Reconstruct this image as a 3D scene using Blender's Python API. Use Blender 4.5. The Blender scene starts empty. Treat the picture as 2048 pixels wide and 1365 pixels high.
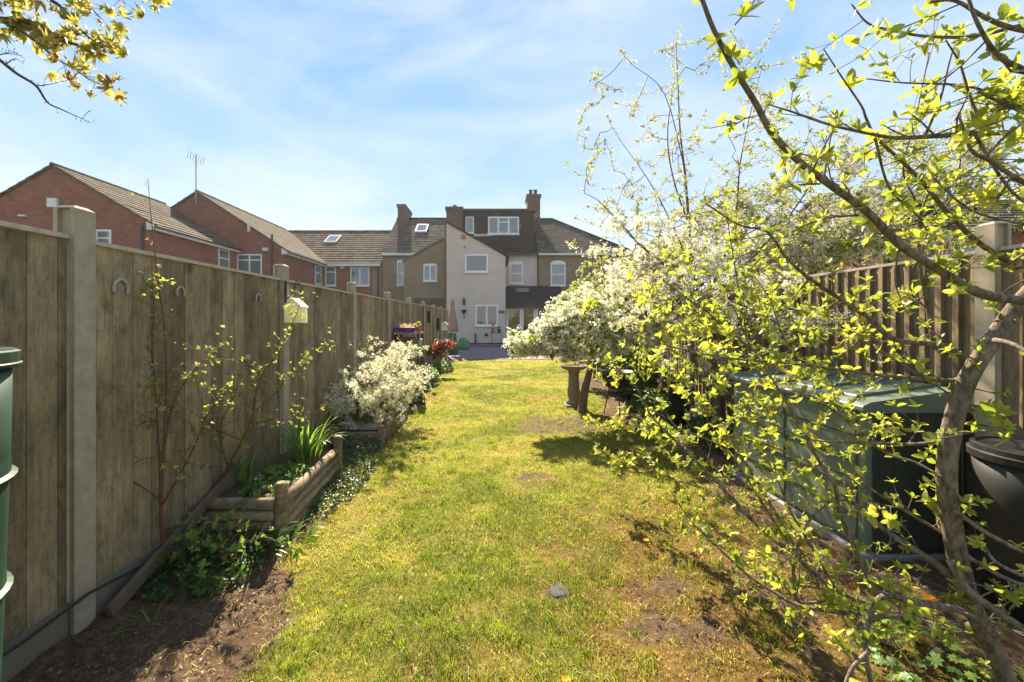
import bpy, math, random
import numpy as np
from mathutils import Vector, noise as mnoise
random.seed(7)
RNG = np.random.default_rng(11)
R = math.radians
sc = bpy.context.scene
col = sc.collection

# ------------------------------------------------------------------ camera
CAMZ = 1.53
FPX = 804.0            # focal length in photo pixels
cam_d = bpy.data.cameras.new('camera')
cam = bpy.data.objects.new('camera', cam_d)
col.objects.link(cam)
cam.location = (0, 0, CAMZ)
cam.rotation_euler = (R(90), 0, 0)
cam_d.sensor_width = 36.0
cam_d.lens = FPX / 2048 * 36.0
cam_d.shift_x = 34 / 2048
cam_d.shift_y = -39.5 / 2048
cam_d.clip_start = 0.05
cam_d.clip_end = 2000
sc.camera = cam

# ------------------------------------------------------------------ sky and sun
SUN_AZ, SUN_EL = -12.5, 40.5      # degrees from +Y (clockwise), elevation
w = bpy.data.worlds.new('World')
sc.world = w
w.use_nodes = True
nt = w.node_tree
nt.nodes.clear()
out = nt.nodes.new('ShaderNodeOutputWorld')
bg = nt.nodes.new('ShaderNodeBackground')
sky = nt.nodes.new('ShaderNodeTexSky')
sky.sky_type = 'NISHITA'
sky.sun_disc = False
sky.sun_elevation = R(SUN_EL)
sky.sun_rotation = R(SUN_AZ)
sky.air_density = 1.0
sky.dust_density = 0.0
sky.ozone_density = 2.2
tc = nt.nodes.new('ShaderNodeTexCoord')
mp = nt.nodes.new('ShaderNodeMapping')
mp.inputs['Rotation'].default_value = (R(12), R(-24), R(14))
mp.inputs['Scale'].default_value = (1.3, 1.0, 3.6)
nz = nt.nodes.new('ShaderNodeTexNoise')
nz.inputs['Scale'].default_value = 1.9
nz.inputs['Detail'].default_value = 9
nz.inputs['Roughness'].default_value = 0.58
nz.inputs['Distortion'].default_value = 0.5
rp = nt.nodes.new('ShaderNodeValToRGB')
rp.color_ramp.elements[0].position = 0.36
rp.color_ramp.elements[0].color = (0.12, 0.12, 0.12, 1)
rp.color_ramp.elements[1].position = 0.70
rp.color_ramp.elements[1].color = (0.66, 0.66, 0.66, 1)
hs = nt.nodes.new('ShaderNodeHueSaturation')
hs.inputs['Saturation'].default_value = 1.08
hs.inputs['Value'].default_value = 1.0
mx = nt.nodes.new('ShaderNodeMixRGB')
mx.inputs['Color2'].default_value = (5.9, 6.2, 6.6, 1)
nt.links.new(tc.outputs['Generated'], mp.inputs['Vector'])
nt.links.new(mp.outputs['Vector'], nz.inputs['Vector'])
nt.links.new(nz.outputs['Fac'], rp.inputs['Fac'])
nt.links.new(rp.outputs['Color'], mx.inputs['Fac'])
nt.links.new(sky.outputs['Color'], hs.inputs['Color'])
# the photo's sky: pale at the roofs, clear blue overhead
sxyz = nt.nodes.new('ShaderNodeSeparateXYZ'); nt.links.new(tc.outputs['Generated'], sxyz.inputs[0])
gr = nt.nodes.new('ShaderNodeValToRGB'); ge = gr.color_ramp.elements
ge[0].position = 0.0; ge[0].color = (0.88, 0.94, 0.99, 1)
ge[1].position = 1.0; ge[1].color = (0.12, 0.32, 0.72, 1)
for p_, c_ in ((0.12, (0.66, 0.82, 0.98, 1)), (0.32, (0.38, 0.64, 0.96, 1)), (0.6, (0.16, 0.43, 0.90, 1))):
    e_ = ge.new(p_); e_.color = c_
nt.links.new(sxyz.outputs[2], gr.inputs['Fac'])
sg = nt.nodes.new('ShaderNodeMixRGB'); sg.blend_type = 'MULTIPLY'; sg.inputs['Fac'].default_value = 1; sg.inputs['Color2'].default_value = (6.6, 6.6, 6.6, 1)
nt.links.new(gr.outputs['Color'], sg.inputs['Color1'])
m2 = nt.nodes.new('ShaderNodeMixRGB'); m2.inputs['Fac'].default_value = 0.88
nt.links.new(hs.outputs['Color'], m2.inputs['Color1']); nt.links.new(sg.outputs['Color'], m2.inputs['Color2'])
nt.links.new(m2.outputs['Color'], mx.inputs['Color1'])
nt.links.new(mx.outputs['Color'], bg.inputs['Color'])
bg.inputs['Strength'].default_value = 0.050
nt.links.new(bg.outputs['Background'], out.inputs['Surface'])

sd = bpy.data.lights.new('sun', 'SUN')
sd.energy = 5.0
sd.angle = R(0.6)
sd.color = (1.0, 0.885, 0.69)
so = bpy.data.objects.new('sun', sd)
col.objects.link(so)
S = Vector((math.sin(R(SUN_AZ)) * math.cos(R(SUN_EL)), math.cos(R(SUN_AZ)) * math.cos(R(SUN_EL)), math.sin(R(SUN_EL))))
so.rotation_euler = S.to_track_quat('Z', 'Y').to_euler()
so.location = (0, 0, 30)

sc.view_settings.view_transform = 'Standard'
sc.view_settings.look = 'None'
sc.view_settings.exposure = 1.8
sc.view_settings.gamma = 1
sc.cycles.max_bounces = 7
sc.cycles.transparent_max_bounces = 6
sc.cycles.use_denoising = True

# ------------------------------------------------------------------ helpers
def X(px, d): return (px - 990) * d / FPX
def Z(py, d): return CAMZ - (py - 643) * d / FPX
def P(px, py, d): return (X(px, d), d, Z(py, d))

def sv(o, label=None, cat=None, group=None, kind=None):
    if label: o['label'] = label
    if cat: o['category'] = cat
    if group: o['group'] = group
    if kind: o['kind'] = kind
    return o

def thing(name, label, cat, loc=(0, 0, 0), group=None, rz=0):
    o = bpy.data.objects.new(name, None)
    col.objects.link(o)
    o.location = loc
    o.rotation_euler = (0, 0, rz)
    o.empty_display_size = 0.1
    return sv(o, label, cat, group)

class MB:
    """collects shapes for one mesh (world coordinates)"""
    def __init__(s): s.v = []; s.f = []; s.a = []; s.cur = 0.5
    def add(s, vs, fs):
        n = len(s.v)
        s.v += [tuple(p) for p in vs]
        s.a += [s.cur] * len(vs)
        s.f += [tuple(n + i for i in f) for f in fs]
        return s
    def box(s, x0, x1, y0, y1, z0, z1):
        return s.add([(x0, y0, z0), (x1, y0, z0), (x1, y1, z0), (x0, y1, z0), (x0, y0, z1), (x1, y0, z1), (x1, y1, z1), (x0, y1, z1)],
                     [(0, 3, 2, 1), (4, 5, 6, 7), (0, 1, 5, 4), (1, 2, 6, 5), (2, 3, 7, 6), (3, 0, 4, 7)])
    def prism(s, poly, axis, a, b):
        """poly of 2-tuples; axis 'y': (x,z) pts extruded a..b in y; 'x': (y,z); 'z': (x,y)"""
        def q(p, t):
            return (p[0], t, p[1]) if axis == 'y' else (t, p[0], p[1]) if axis == 'x' else (p[0], p[1], t)
        n = len(poly)
        return s.add([q(p, a) for p in poly] + [q(p, b) for p in poly],
                     [tuple(range(n)), tuple(range(2 * n - 1, n - 1, -1))] + [(i, (i + 1) % n, n + (i + 1) % n, n + i) for i in range(n)])
    def tube(s, pts, rs, sides=8, caps=True):
        pts = [Vector(p) for p in pts]
        if not hasattr(rs, '__len__'): rs = [rs] * len(pts)
        vs = []; up = None
        for i, p in enumerate(pts):
            t = (pts[min(i + 1, len(pts) - 1)] - pts[max(i - 1, 0)]).normalized()
            if up is None: up = Vector((0, 0, 1)) if abs(t.z) < 0.9 else Vector((1, 0, 0))
            a = t.cross(up).normalized(); b = a.cross(t).normalized(); up = b
            for k in range(sides):
                th = 2 * math.pi * k / sides
                vs.append(p + (a * math.cos(th) + b * math.sin(th)) * rs[i])
        fs = []
        for i in range(len(pts) - 1):
            for k in range(sides):
                k2 = (k + 1) % sides
                fs.append((i * sides + k, (i + 1) * sides + k, (i + 1) * sides + k2, i * sides + k2))
        if caps:
            fs.append(tuple(range(sides)))
            m = (len(pts) - 1) * sides
            fs.append(tuple(m + k for k in range(sides - 1, -1, -1)))
        return s.add(vs, fs)
    def lathe(s, cx, cy, prof, sides=20, sq=1.0):
        vs = []
        for r, z in prof:
            for k in range(sides):
                th = 2 * math.pi * k / sides
                vs.append((cx + r * math.cos(th), cy + r * math.sin(th) * sq, z))
        fs = []
        for i in range(len(prof) - 1):
            for k in range(sides):
                k2 = (k + 1) % sides
                fs.append((i * sides + k, i * sides + k2, (i + 1) * sides + k2, (i + 1) * sides + k))
        fs.append(tuple(range(sides - 1, -1, -1)))
        m = (len(prof) - 1) * sides
        fs.append(tuple(m + k for k in range(sides)))
        return s.add(vs, fs)
    def build(s, name, m, parent=None, smooth=False, bevel=0):
        me = bpy.data.meshes.new(name)
        me.from_pydata(s.v, [], s.f)
        at = me.attributes.new('rnd', 'FLOAT', 'POINT')
        at.data.foreach_set('value', s.a)
        me.update()
        if smooth: me.polygons.foreach_set('use_smooth', [True] * len(me.polygons))
        me.materials.append(m)
        o = bpy.data.objects.new(name, me)
        col.objects.link(o)
        if parent is not None:
            o.parent = parent
            if o.parent.type == 'EMPTY' or True:
                o.matrix_parent_inverse = world_of(parent).inverted()
        if bevel:
            b = o.modifiers.new('bevel', 'BEVEL'); b.width = bevel; b.segments = 2; b.limit_method = 'ANGLE'
        return o

def world_of(o):
    from mathutils import Matrix
    m = Matrix.LocRotScale(o.location, o.rotation_euler, o.scale)
    if o.parent: m = world_of(o.parent) @ o.matrix_parent_inverse @ m
    return m

def np_mesh(name, V, F, m, parent=None, attr=None, smooth=False):
    """triangle mesh from arrays"""
    me = bpy.data.meshes.new(name)
    V = np.ascontiguousarray(V, np.float32); F = np.ascontiguousarray(F, np.int32)
    me.vertices.add(len(V)); me.vertices.foreach_set('co', V.ravel())
    me.loops.add(F.size); me.loops.foreach_set('vertex_index', F.ravel())
    me.polygons.add(len(F)); me.polygons.foreach_set('loop_start', np.arange(0, F.size, F.shape[1], dtype=np.int32))
    if attr is not None:
        a = me.attributes.new('rnd', 'FLOAT', 'POINT')
        a.data.foreach_set('value', np.ascontiguousarray(attr, np.float32))
    if smooth: me.polygons.foreach_set('use_smooth', np.ones(len(F), bool))
    me.update(calc_edges=True)
    me.materials.append(m)
    o = bpy.data.objects.new(name, me)
    col.objects.link(o)
    if parent is not None:
        o.parent = parent
        o.matrix_parent_inverse = world_of(parent).inverted()
    return o

def basis(dirs, spin):
    """rotation matrices whose Z column is dirs, spun about it"""
    d = dirs / np.maximum(np.linalg.norm(dirs, axis=1, keepdims=True), 1e-9)
    ref = np.where(np.abs(d[:, 2:3]) > 0.95, np.array([[1.0, 0, 0]]), np.array([[0, 0, 1.0]]))
    a = np.cross(ref, d); a /= np.maximum(np.linalg.norm(a, axis=1, keepdims=True), 1e-9)
    b = np.cross(d, a)
    c, s_ = np.cos(spin)[:, None], np.sin(spin)[:, None]
    return np.stack([a * c + b * s_, -a * s_ + b * c, d], axis=2)

def scatter(templates, pos, dirs, scale):
    """numeric copies of small triangle templates -> V, F, attr"""
    n = len(pos); M = basis(dirs, RNG.uniform(0, 2 * np.pi, n))
    which = RNG.integers(0, len(templates), n)
    Vs, Fs, As = [], [], []; off = 0
    for t, (tv, tf) in enumerate(templates):
        idx = np.nonzero(which == t)[0]
        if not len(idx): continue
        vv = np.einsum('nij,kj->nki', M[idx], tv) * scale[idx, None, None] + pos[idx, None, :]
        k = len(tv)
        ff = tf[None] + (np.arange(len(idx)) * k)[:, None, None] + off
        Vs.append(vv.reshape(-1, 3)); Fs.append(ff.reshape(-1, 3))
        As.append(np.repeat(RNG.uniform(0, 1, len(idx)), k)); off += len(idx) * k
    return np.concatenate(Vs), np.concatenate(Fs), np.concatenate(As)

def merge(parts):
    Vs, Fs, As = [], [], []; off = 0
    for V, F, A in parts:
        Vs.append(V); Fs.append(F + off); As.append(A); off += len(V)
    return np.concatenate(Vs), np.concatenate(Fs), np.concatenate(As)

# ------------------------------------------------------------------ leaf and flower templates
def leaf_t(L=1.0, W=0.5, fold=0.25, curl=0.25, rows=((0, 0.04), (0.22, 0.7), (0.5, 1.0), (0.78, 0.68), (1, 0.0))):
    """leaf along +X with its upper side +Z"""
    v, f = [], []
    for t, wd in rows:
        z = -curl * L * t * t; hw = W * 0.5 * wd * L
        v += [(t * L, -hw, z + fold * hw), (t * L, 0, z), (t * L, hw, z + fold * hw)]
    for i in range(len(rows) - 1):
        a = i * 3
        for k in (0, 1):
            f += [(a + k, a + 3 + k, a + 4 + k), (a + k, a + 4 + k, a + 1 + k)]
    return np.array(v, float), np.array(f)

def rot(v, axis, ang):
    c, s_ = math.cos(ang), math.sin(ang)
    M = {'x': [[1, 0, 0], [0, c, -s_], [0, s_, c]], 'y': [[c, 0, s_], [0, 1, 0], [-s_, 0, c]], 'z': [[c, -s_, 0], [s_, c, 0], [0, 0, 1]]}[axis]
    return v @ np.array(M).T

def tmerge(parts):
    Vs, Fs, off = [], [], 0
    for v, f in parts:
        Vs.append(v); Fs.append(f + off); off += len(v)
    return np.concatenate(Vs), np.concatenate(Fs)

def rosette(n, Lr=(0.6, 1.1), tilt=(15, 70), W=0.5, rows=None):
    ps = []
    for i in range(n):
        kw = dict(rows=rows) if rows else {}
        v, f = leaf_t(random.uniform(*Lr), W * random.uniform(0.85, 1.15), random.uniform(0.15, 0.5), random.uniform(0.0, 0.5), **kw)
        v = rot(v, 'x', random.uniform(-0.5, 0.5))
        v = rot(v, 'y', -R(random.uniform(*tilt)))
        v = rot(v, 'z', i * 2.4 + random.uniform(-.4, .4))
        ps.append((v, f))
    return tmerge(ps)

def flower(n=5, L=0.5):
    ps = []
    for i in range(n):
        v = np.array([(0.05, 0, 0), (0.30 * L * 2, -0.21 * L * 2, 0.12), (L, 0, 0.2), (0.30 * L * 2, 0.21 * L * 2, 0.12)], float)
        f = np.array([(0, 1, 2), (0, 2, 3)])
        ps.append((rot(v, 'z', i * 2 * math.pi / n), f))
    return tmerge(ps)

def clump(nf, rad=1.0, fs=0.55):
    """a rounded head of flowers facing up and out"""
    ps = []
    for i in range(nf):
        v, f = flower(5, 0.5)
        th = math.acos(1 - random.uniform(0, 1.35)); ph = i * 2.4 + random.uniform(-.3, .3)
        v = v * fs * random.uniform(0.8, 1.15)
        v[:, 2] += rad * 0.6 * random.uniform(0.75, 1.05)
        v = rot(rot(v, 'y', th), 'z', ph)
        ps.append((v, f))
    return tmerge(ps)

SMALL_ROWS = ((0, 0.04), (0.45, 1.0), (1, 0.0))
ROS_BIG = [rosette(n) for n in (4, 5, 6, 5, 3, 4)]
ROS_SMALL = [rosette(n, rows=SMALL_ROWS, W=0.55) for n in (3, 4, 5, 4)]
ONE_LEAF = [tmerge([(rot(leaf_t(1, .5, .3, .3)[0], 'y', -.3), leaf_t(1, .5, .3, .3)[1])]), leaf_t(1, .55, .2, .1, SMALL_ROWS)]
CLUMPS = [clump(n) for n in (5, 7, 8, 6)]
CLUMPS_SMALL = [clump(n, 1.0, 0.7) for n in (3, 4, 5)]

# ------------------------------------------------------------------ materials
def M_(name):
    m = bpy.data.materials.new(name); m.use_nodes = True
    n = m.node_tree.nodes; n.clear()
    o = n.new('ShaderNodeOutputMaterial'); b = n.new('ShaderNodeBsdfPrincipled')
    m.node_tree.links.new(b.outputs[0], o.inputs[0])
    return m, m.node_tree, b, o

def rgba(c): return (c[0], c[1], c[2], 1)

def ramp(nt, stops, fac):
    r = nt.nodes.new('ShaderNodeValToRGB')
    e = r.color_ramp.elements
    e[0].position, e[0].color = stops[0][0], rgba(stops[0][1])
    e[1].position, e[1].color = stops[-1][0], rgba(stops[-1][1])
    for p, c in stops[1:-1]:
        k = e.new(p); k.color = rgba(c)
    nt.links.new(fac, r.inputs['Fac'])
    return r.outputs['Color']

def noise_n(nt, scale, detail=5, rough=0.6, stretch=None, dist=0.0):
    g = nt.nodes.new('ShaderNodeNewGeometry')
    src = g.outputs['Position']
    if stretch:
        mpn = nt.nodes.new('ShaderNodeMapping'); mpn.inputs['Scale'].default_value = stretch
        nt.links.new(src, mpn.inputs['Vector']); src = mpn.outputs['Vector']
    n = nt.nodes.new('ShaderNodeTexNoise')
    n.inputs['Scale'].default_value = scale; n.inputs['Detail'].default_value = detail
    n.inputs['Roughness'].default_value = rough; n.inputs['Distortion'].default_value = dist
    nt.links.new(src, n.inputs['Vector'])
    return n.outputs['Fac']

def mixc(nt, fac, a, b, mode='MIX'):
    m = nt.nodes.new('ShaderNodeMixRGB'); m.blend_type = mode
    for sk, v in (('Fac', fac), ('Color1', a), ('Color2', b)):
        if isinstance(v, (int, float)): m.inputs[sk].default_value = v
        elif isinstance(v, tuple): m.inputs[sk].default_value = rgba(v)
        else: nt.links.new(v, m.inputs[sk])
    return m.outputs['Color']

def bump(nt, b, h, strength=0.3, dist=0.01):
    bp = nt.nodes.new('ShaderNodeBump'); bp.inputs['Strength'].default_value = strength; bp.inputs['Distance'].default_value = dist
    nt.links.new(h, bp.inputs['Height']); nt.links.new(bp.outputs[0], b.inputs['Normal'])

def simple(name, c1, c2=None, scale=8, rough=0.8, stretch=None, bmp=0.2, bdist=0.005, metal=0, spec=0.3, detail=5, lo=0.3, hi=0.7):
    m, nt, b, o = M_(name)
    b.inputs['Roughness'].default_value = rough; b.inputs['Metallic'].default_value = metal
    b.inputs['Specular IOR Level'].default_value = spec
    f = noise_n(nt, scale, detail, 0.65, stretch)
    nt.links.new(ramp(nt, [(lo, c1), (hi, c2 or tuple(k * 0.75 for k in c1))], f), b.inputs['Base Color'])
    if bmp: bump(nt, b, f, bmp, bdist)
    return m

def leaf_mat(name, stops, trans=0.5, rough=0.5, tboost=1.6, tb=0.6):
    m, nt, b, o = M_(name)
    a = nt.nodes.new('ShaderNodeAttribute'); a.attribute_name = 'rnd'
    c = ramp(nt, stops, a.outputs['Fac'])
    nt.links.new(c, b.inputs['Base Color'])
    b.inputs['Roughness'].default_value = rough
    b.inputs['Specular IOR Level'].default_value = 0.35
    t = nt.nodes.new('ShaderNodeBsdfTranslucent')
    nt.links.new(mixc(nt, 1.0, c, (tboost, tboost, tboost * tb), 'MULTIPLY'), t.inputs['Color'])
    mxs = nt.nodes.new('ShaderNodeMixShader'); mxs.inputs[0].default_value = trans
    nt.links.new(b.outputs[0], mxs.inputs[1]); nt.links.new(t.outputs[0], mxs.inputs[2])
    nt.links.new(mxs.outputs[0], o.inputs[0])
    return m

def brick_mat(name, c1, c2, mortar, dirt=(0.5, 0.5, 0.5)):
    m, nt, b, o = M_(name)
    g = nt.nodes.new('ShaderNodeNewGeometry'); sp = nt.nodes.new('ShaderNodeSeparateXYZ'); cb = nt.nodes.new('ShaderNodeCombineXYZ')
    ad = nt.nodes.new('ShaderNodeMath'); ad.operation = 'ADD'
    nt.links.new(g.outputs['Position'], sp.inputs[0])
    nt.links.new(sp.outputs[0], ad.inputs[0]); nt.links.new(sp.outputs[1], ad.inputs[1])
    nt.links.new(ad.outputs[0], cb.inputs[0]); nt.links.new(sp.outputs[2], cb.inputs[1])
    bt = nt.nodes.new('ShaderNodeTexBrick')
    bt.inputs['Scale'].default_value = 1.0
    bt.inputs['Brick Width'].default_value = 0.225; bt.inputs['Row Height'].default_value = 0.075
    bt.inputs['Mortar Size'].default_value = 0.006; bt.inputs['Bias'].default_value = 0.0
    bt.inputs['Color1'].default_value = rgba(c1); bt.inputs['Color2'].default_value = rgba(c2); bt.inputs['Mortar'].default_value = rgba(mortar)
    nt.links.new(cb.outputs[0], bt.inputs['Vector'])
    f = noise_n(nt, 0.9, 6, 0.7)
    d = ramp(nt, [(0.3, dirt), (0.65, (1, 1, 1))], f)
    nt.links.new(mixc(nt, 0.6, bt.outputs['Color'], d, 'MULTIPLY'), b.inputs['Base Color'])
    b.inputs['Roughness'].default_value = 0.9
    bump(nt, b, bt.outputs['Fac'], -0.3, 0.006)
    return m

def tile_mat(name, c1, c2, c3, axis, w=0.3):
    """tiles: random tone per tile, moss blotches. axis: along which world axis the eave runs"""
    m, nt, b, o = M_(name)
    g = nt.nodes.new('ShaderNodeNewGeometry'); sp = nt.nodes.new('ShaderNodeSeparateXYZ'); cb = nt.nodes.new('ShaderNodeCombineXYZ')
    nt.links.new(g.outputs['Position'], sp.inputs[0])
    nt.links.new(sp.outputs[0 if axis == 'x' else 1], cb.inputs[0]); nt.links.new(sp.outputs[2], cb.inputs[1])
    bt = nt.nodes.new('ShaderNodeTexBrick'); bt.inputs['Scale'].default_value = 1.0
    bt.inputs['Brick Width'].default_value = w; bt.inputs['Row Height'].default_value = 0.16
    bt.inputs['Mortar Size'].default_value = 0.010
    bt.inputs['Color1'].default_value = rgba(c1); bt.inputs['Color2'].default_value = rgba(c2)
    bt.inputs['Mortar'].default_value = rgba(tuple(k * 0.35 for k in c1))
    nt.links.new(cb.outputs[0], bt.inputs['Vector'])
    f = noise_n(nt, 1.6, 8, 0.75)
    fs = ramp(nt, [(0.48, (0, 0, 0)), (0.68, (0.8, 0.8, 0.8))], f)
    nt.links.new(mixc(nt, fs, bt.outputs['Color'], c3), b.inputs['Base Color'])
    b.inputs['Roughness'].default_value = 0.97; b.inputs['Specular IOR Level'].default_value = 0.08
    bump(nt, b, bt.outputs['Fac'], -0.8, 0.02)
    return m

def wood_mat(name, stops, vert=True, scale=1.0, streak=1.0, mottle=0.45):
    """weathered timber with grain, blotches and per-board tone (rnd)"""
    m, nt, b, o = M_(name)
    st = (14, 14, 0.9) if vert else ((0.9, 0.9, 16))
    g1 = noise_n(nt, 3.2 * scale, 8, 0.7, st, 1.2)
    g2 = noise_n(nt, 1.5 * scale, 6, 0.7, (1, 1, 0.55) if vert else None, 0.8)
    g3 = noise_n(nt, 9 * scale, 3, 0.5, (3.2, 3.2, 0.6) if vert else (.6, .6, 3), 2.5)
    a = nt.nodes.new('ShaderNodeAttribute'); a.attribute_name = 'rnd'
    base = ramp(nt, stops, g2)
    gr = ramp(nt, [(0.34, (0.55, 0.53, 0.5)), (0.62, (1.25, 1.22, 1.15))], g1)
    c = mixc(nt, streak * 0.85, base, gr, 'MULTIPLY')
    k = ramp(nt, [(0.60, (1, 1, 1)), (0.72, (0.55, 0.48, 0.42))], g3)
    c = mixc(nt, 0.6, c, k, 'MULTIPLY')
    g4 = noise_n(nt, 7 * scale, 10, 0.8, (1.6, 1.6, 0.7) if vert else None, 0.4)
    c = mixc(nt, mottle, c, ramp(nt, [(0.36, (0.42, 0.44, 0.36)), (0.5, (1, 1, 1)), (0.64, (1.5, 1.42, 1.3))], g4), 'MULTIPLY')
    if vert:      # knots
        g_ = nt.nodes.new('ShaderNodeNewGeometry'); mpk = nt.nodes.new('ShaderNodeMapping'); mpk.inputs['Scale'].default_value = (3.1, 3.1, 2.0)
        nt.links.new(g_.outputs['Position'], mpk.inputs['Vector'])
        vo = nt.nodes.new('ShaderNodeTexVoronoi'); vo.inputs['Scale'].default_value = 1.0; vo.inputs['Randomness'].default_value = 1.0
        nt.links.new(mpk.outputs['Vector'], vo.inputs['Vector'])
        c = mixc(nt, 0.8, c, ramp(nt, [(0.045, (0.30, 0.22, 0.16)), (0.075, (0.8, 0.75, 0.7)), (0.09, (0.6, 0.55, 0.5)), (0.13, (1, 1, 1))], vo.outputs['Distance']), 'MULTIPLY')
    t = ramp(nt, [(0, (0.66, 0.64, 0.60)), (1, (1.26, 1.22, 1.15))], a.outputs['Fac'])
    c = mixc(nt, 1.0, c, t, 'MULTIPLY')
    nt.links.new(c, b.inputs['Base Color'])
    b.inputs['Roughness'].default_value = 0.85; b.inputs['Specular IOR Level'].default_value = 0.2
    bump(nt, b, g1, 0.5, 0.004)
    return m

m_fence = wood_mat('fence_wood', [(0.30, (0.145, 0.12, 0.072)), (0.45, (0.22, 0.175, 0.11)), (0.58, (0.285, 0.225, 0.15)), (0.72, (0.25, 0.155, 0.088))], streak=0.65, mottle=0.8)
m_fence2 = wood_mat('fence_wood_tan', [(0.25, (0.12, 0.09, 0.055)), (0.5, (0.21, 0.16, 0.10)), (0.78, (0.24, 0.17, 0.10))])
m_cap = simple('cap_wood', (0.55, 0.47, 0.38), (0.36, 0.29, 0.22), 6, 0.8, (1, 4, 1))
m_conc = simple('concrete', (0.44, 0.36, 0.255), (0.29, 0.24, 0.165), 11, 0.9, None, 0.35, 0.004, detail=8)
m_concd = simple('concrete_dirty', (0.22, 0.19, 0.14), (0.13, 0.12, 0.085), 5, 0.9, None, 0.35, 0.004, detail=8)
m_log = wood_mat('log_wood', [(0.25, (0.13, 0.10, 0.06)), (0.5, (0.26, 0.205, 0.135)), (0.78, (0.20, 0.15, 0.095))], vert=False, streak=1.0, mottle=0.9)
m_soil = simple('soil', (0.085, 0.055, 0.035), (0.17, 0.115, 0.075), 22, 0.95, None, 1.0, 0.03, detail=10)
m_bark = simple('bark', (0.22, 0.17, 0.115), (0.07, 0.052, 0.036), 60, 0.85, (1, 1, 0.35), 0.9, 0.006, detail=9, lo=.38, hi=.62)
m_bark_dark = simple('bark_dark', (0.10, 0.075, 0.055), (0.05, 0.038, 0.028), 30, 0.85, None, 0.5, 0.004)
m_bark_pear = simple('bark_pear', (0.20, 0.14, 0.095), (0.09, 0.065, 0.045), 28, 0.85, (1, 1, .4), 0.7, 0.01)
m_red_stem = simple('red_stem', (0.17, 0.07, 0.045), (0.11, 0.06, 0.035), 30, 0.6, None, 0.1)
m_leaf = leaf_mat('young_leaf', [(0, (0.19, 0.23, 0.035)), (0.5, (0.28, 0.31, 0.05)), (1, (0.40, 0.38, 0.08))], 0.52, tboost=1.55)
m_leaf_bud = leaf_mat('bud_leaf', [(0, (0.17, 0.19, 0.04)), (0.5, (0.26, 0.28, 0.06)), (1, (0.38, 0.38, 0.12))], 0.5, tboost=1.7)
m_leaf_pear = leaf_mat('pear_leaf', [(0, (0.09, 0.14, 0.015)), (0.5, (0.17, 0.22, 0.02)), (1, (0.28, 0.31, 0.04))], 0.5, tboost=1.7)
m_leaf_yellow = leaf_mat('maple_leaf', [(0, (0.22, 0.21, 0.05)), (0.5, (0.36, 0.32, 0.09)), (0.8, (0.48, 0.42, 0.15)), (1, (0.20, 0.10, 0.06))], 0.5, tboost=1.5)
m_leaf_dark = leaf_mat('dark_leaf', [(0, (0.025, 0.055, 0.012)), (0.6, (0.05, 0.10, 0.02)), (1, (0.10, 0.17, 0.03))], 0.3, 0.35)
m_leaf_mid = leaf_mat('mid_leaf', [(0, (0.06, 0.12, 0.022)), (0.6, (0.14, 0.24, 0.04)), (1, (0.25, 0.34, 0.06))], 0.45, 0.4)
m_leaf_red = leaf_mat('red_leaf', [(0, (0.10, 0.018, 0.01)), (0.6, (0.19, 0.032, 0.018)), (1, (0.30, 0.08, 0.035))], 0.45)
m_petal = leaf_mat('petal', [(0, (0.66, 0.61, 0.47)), (0.35, (0.80, 0.76, 0.63)), (1, (0.88, 0.86, 0.78))], 0.48, 0.6, 1.12, .88)
m_petal_dull = leaf_mat('petal_dull', [(0, (0.42, 0.37, 0.27)), (0.5, (0.56, 0.51, 0.42)), (1, (0.70, 0.67, 0.60))], 0.38, 0.6, 1.0, .92)
m_petal_tan = leaf_mat('bud_petal', [(0, (0.36, 0.30, 0.16)), (0.5, (0.50, 0.44, 0.31)), (1, (0.70, 0.66, 0.56))], 0.4, 0.6, 1.1, .9)
m_orange = leaf_mat('orange_petal', [(0, (0.75, 0.33, 0.01)), (1, (0.85, 0.48, 0.01))], 0.4)
m_grass = leaf_mat('grass_blade', [(0, (0.11, 0.16, 0.014)), (0.25, (0.23, 0.29, 0.025)), (0.5, (0.34, 0.40, 0.05)), (0.72, (0.47, 0.43, 0.075)), (0.88, (0.54, 0.43, 0.13)), (1, (0.64, 0.52, 0.26))], 0.48, 0.5, 1.42)
m_moss = leaf_mat('moss', [(0, (0.10, 0.07, 0.015)), (0.5, (0.20, 0.14, 0.03)), (1, (0.30, 0.17, 0.045))], 0.35)
m_brick = brick_mat('red_brick', (0.33, 0.085, 0.045), (0.19, 0.048, 0.028), (0.30, 0.19, 0.14), (0.5, 0.45, 0.4))
m_brick2 = brick_mat('brown_brick', (0.15, 0.085, 0.052), (0.09, 0.055, 0.038), (0.18, 0.14, 0.10))
m_render = simple('white_render', (0.58, 0.49, 0.42), (0.49, 0.405, 0.34), 1.1, 0.9, None, 0.1, 0.01, detail=9)
m_pebble = simple('pebbledash', (0.30, 0.22, 0.14), (0.20, 0.145, 0.09), 1.4, 0.95, None, 0.3, 0.01, detail=12)
m_tile_y = tile_mat('roof_tile_side', (0.125, 0.095, 0.068), (0.075, 0.058, 0.043), (0.17, 0.145, 0.095), 'y')
m_tile_x = tile_mat('roof_tile_front', (0.15, 0.105, 0.07), (0.08, 0.056, 0.04), (0.24, 0.20, 0.12), 'x')
m_tile_slate = tile_mat('slate_tile', (0.125, 0.10, 0.083), (0.07, 0.058, 0.05), (0.20, 0.165, 0.12), 'x', 0.2)
m_tile_dark = tile_mat('dormer_tile', (0.050, 0.038, 0.036), (0.034, 0.027, 0.027), (0.065, 0.05, 0.045), 'x', 0.2)
m_dark = simple('dark_trim', (0.035, 0.03, 0.028), (0.05, 0.043, 0.04), 4, 0.6)
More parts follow.
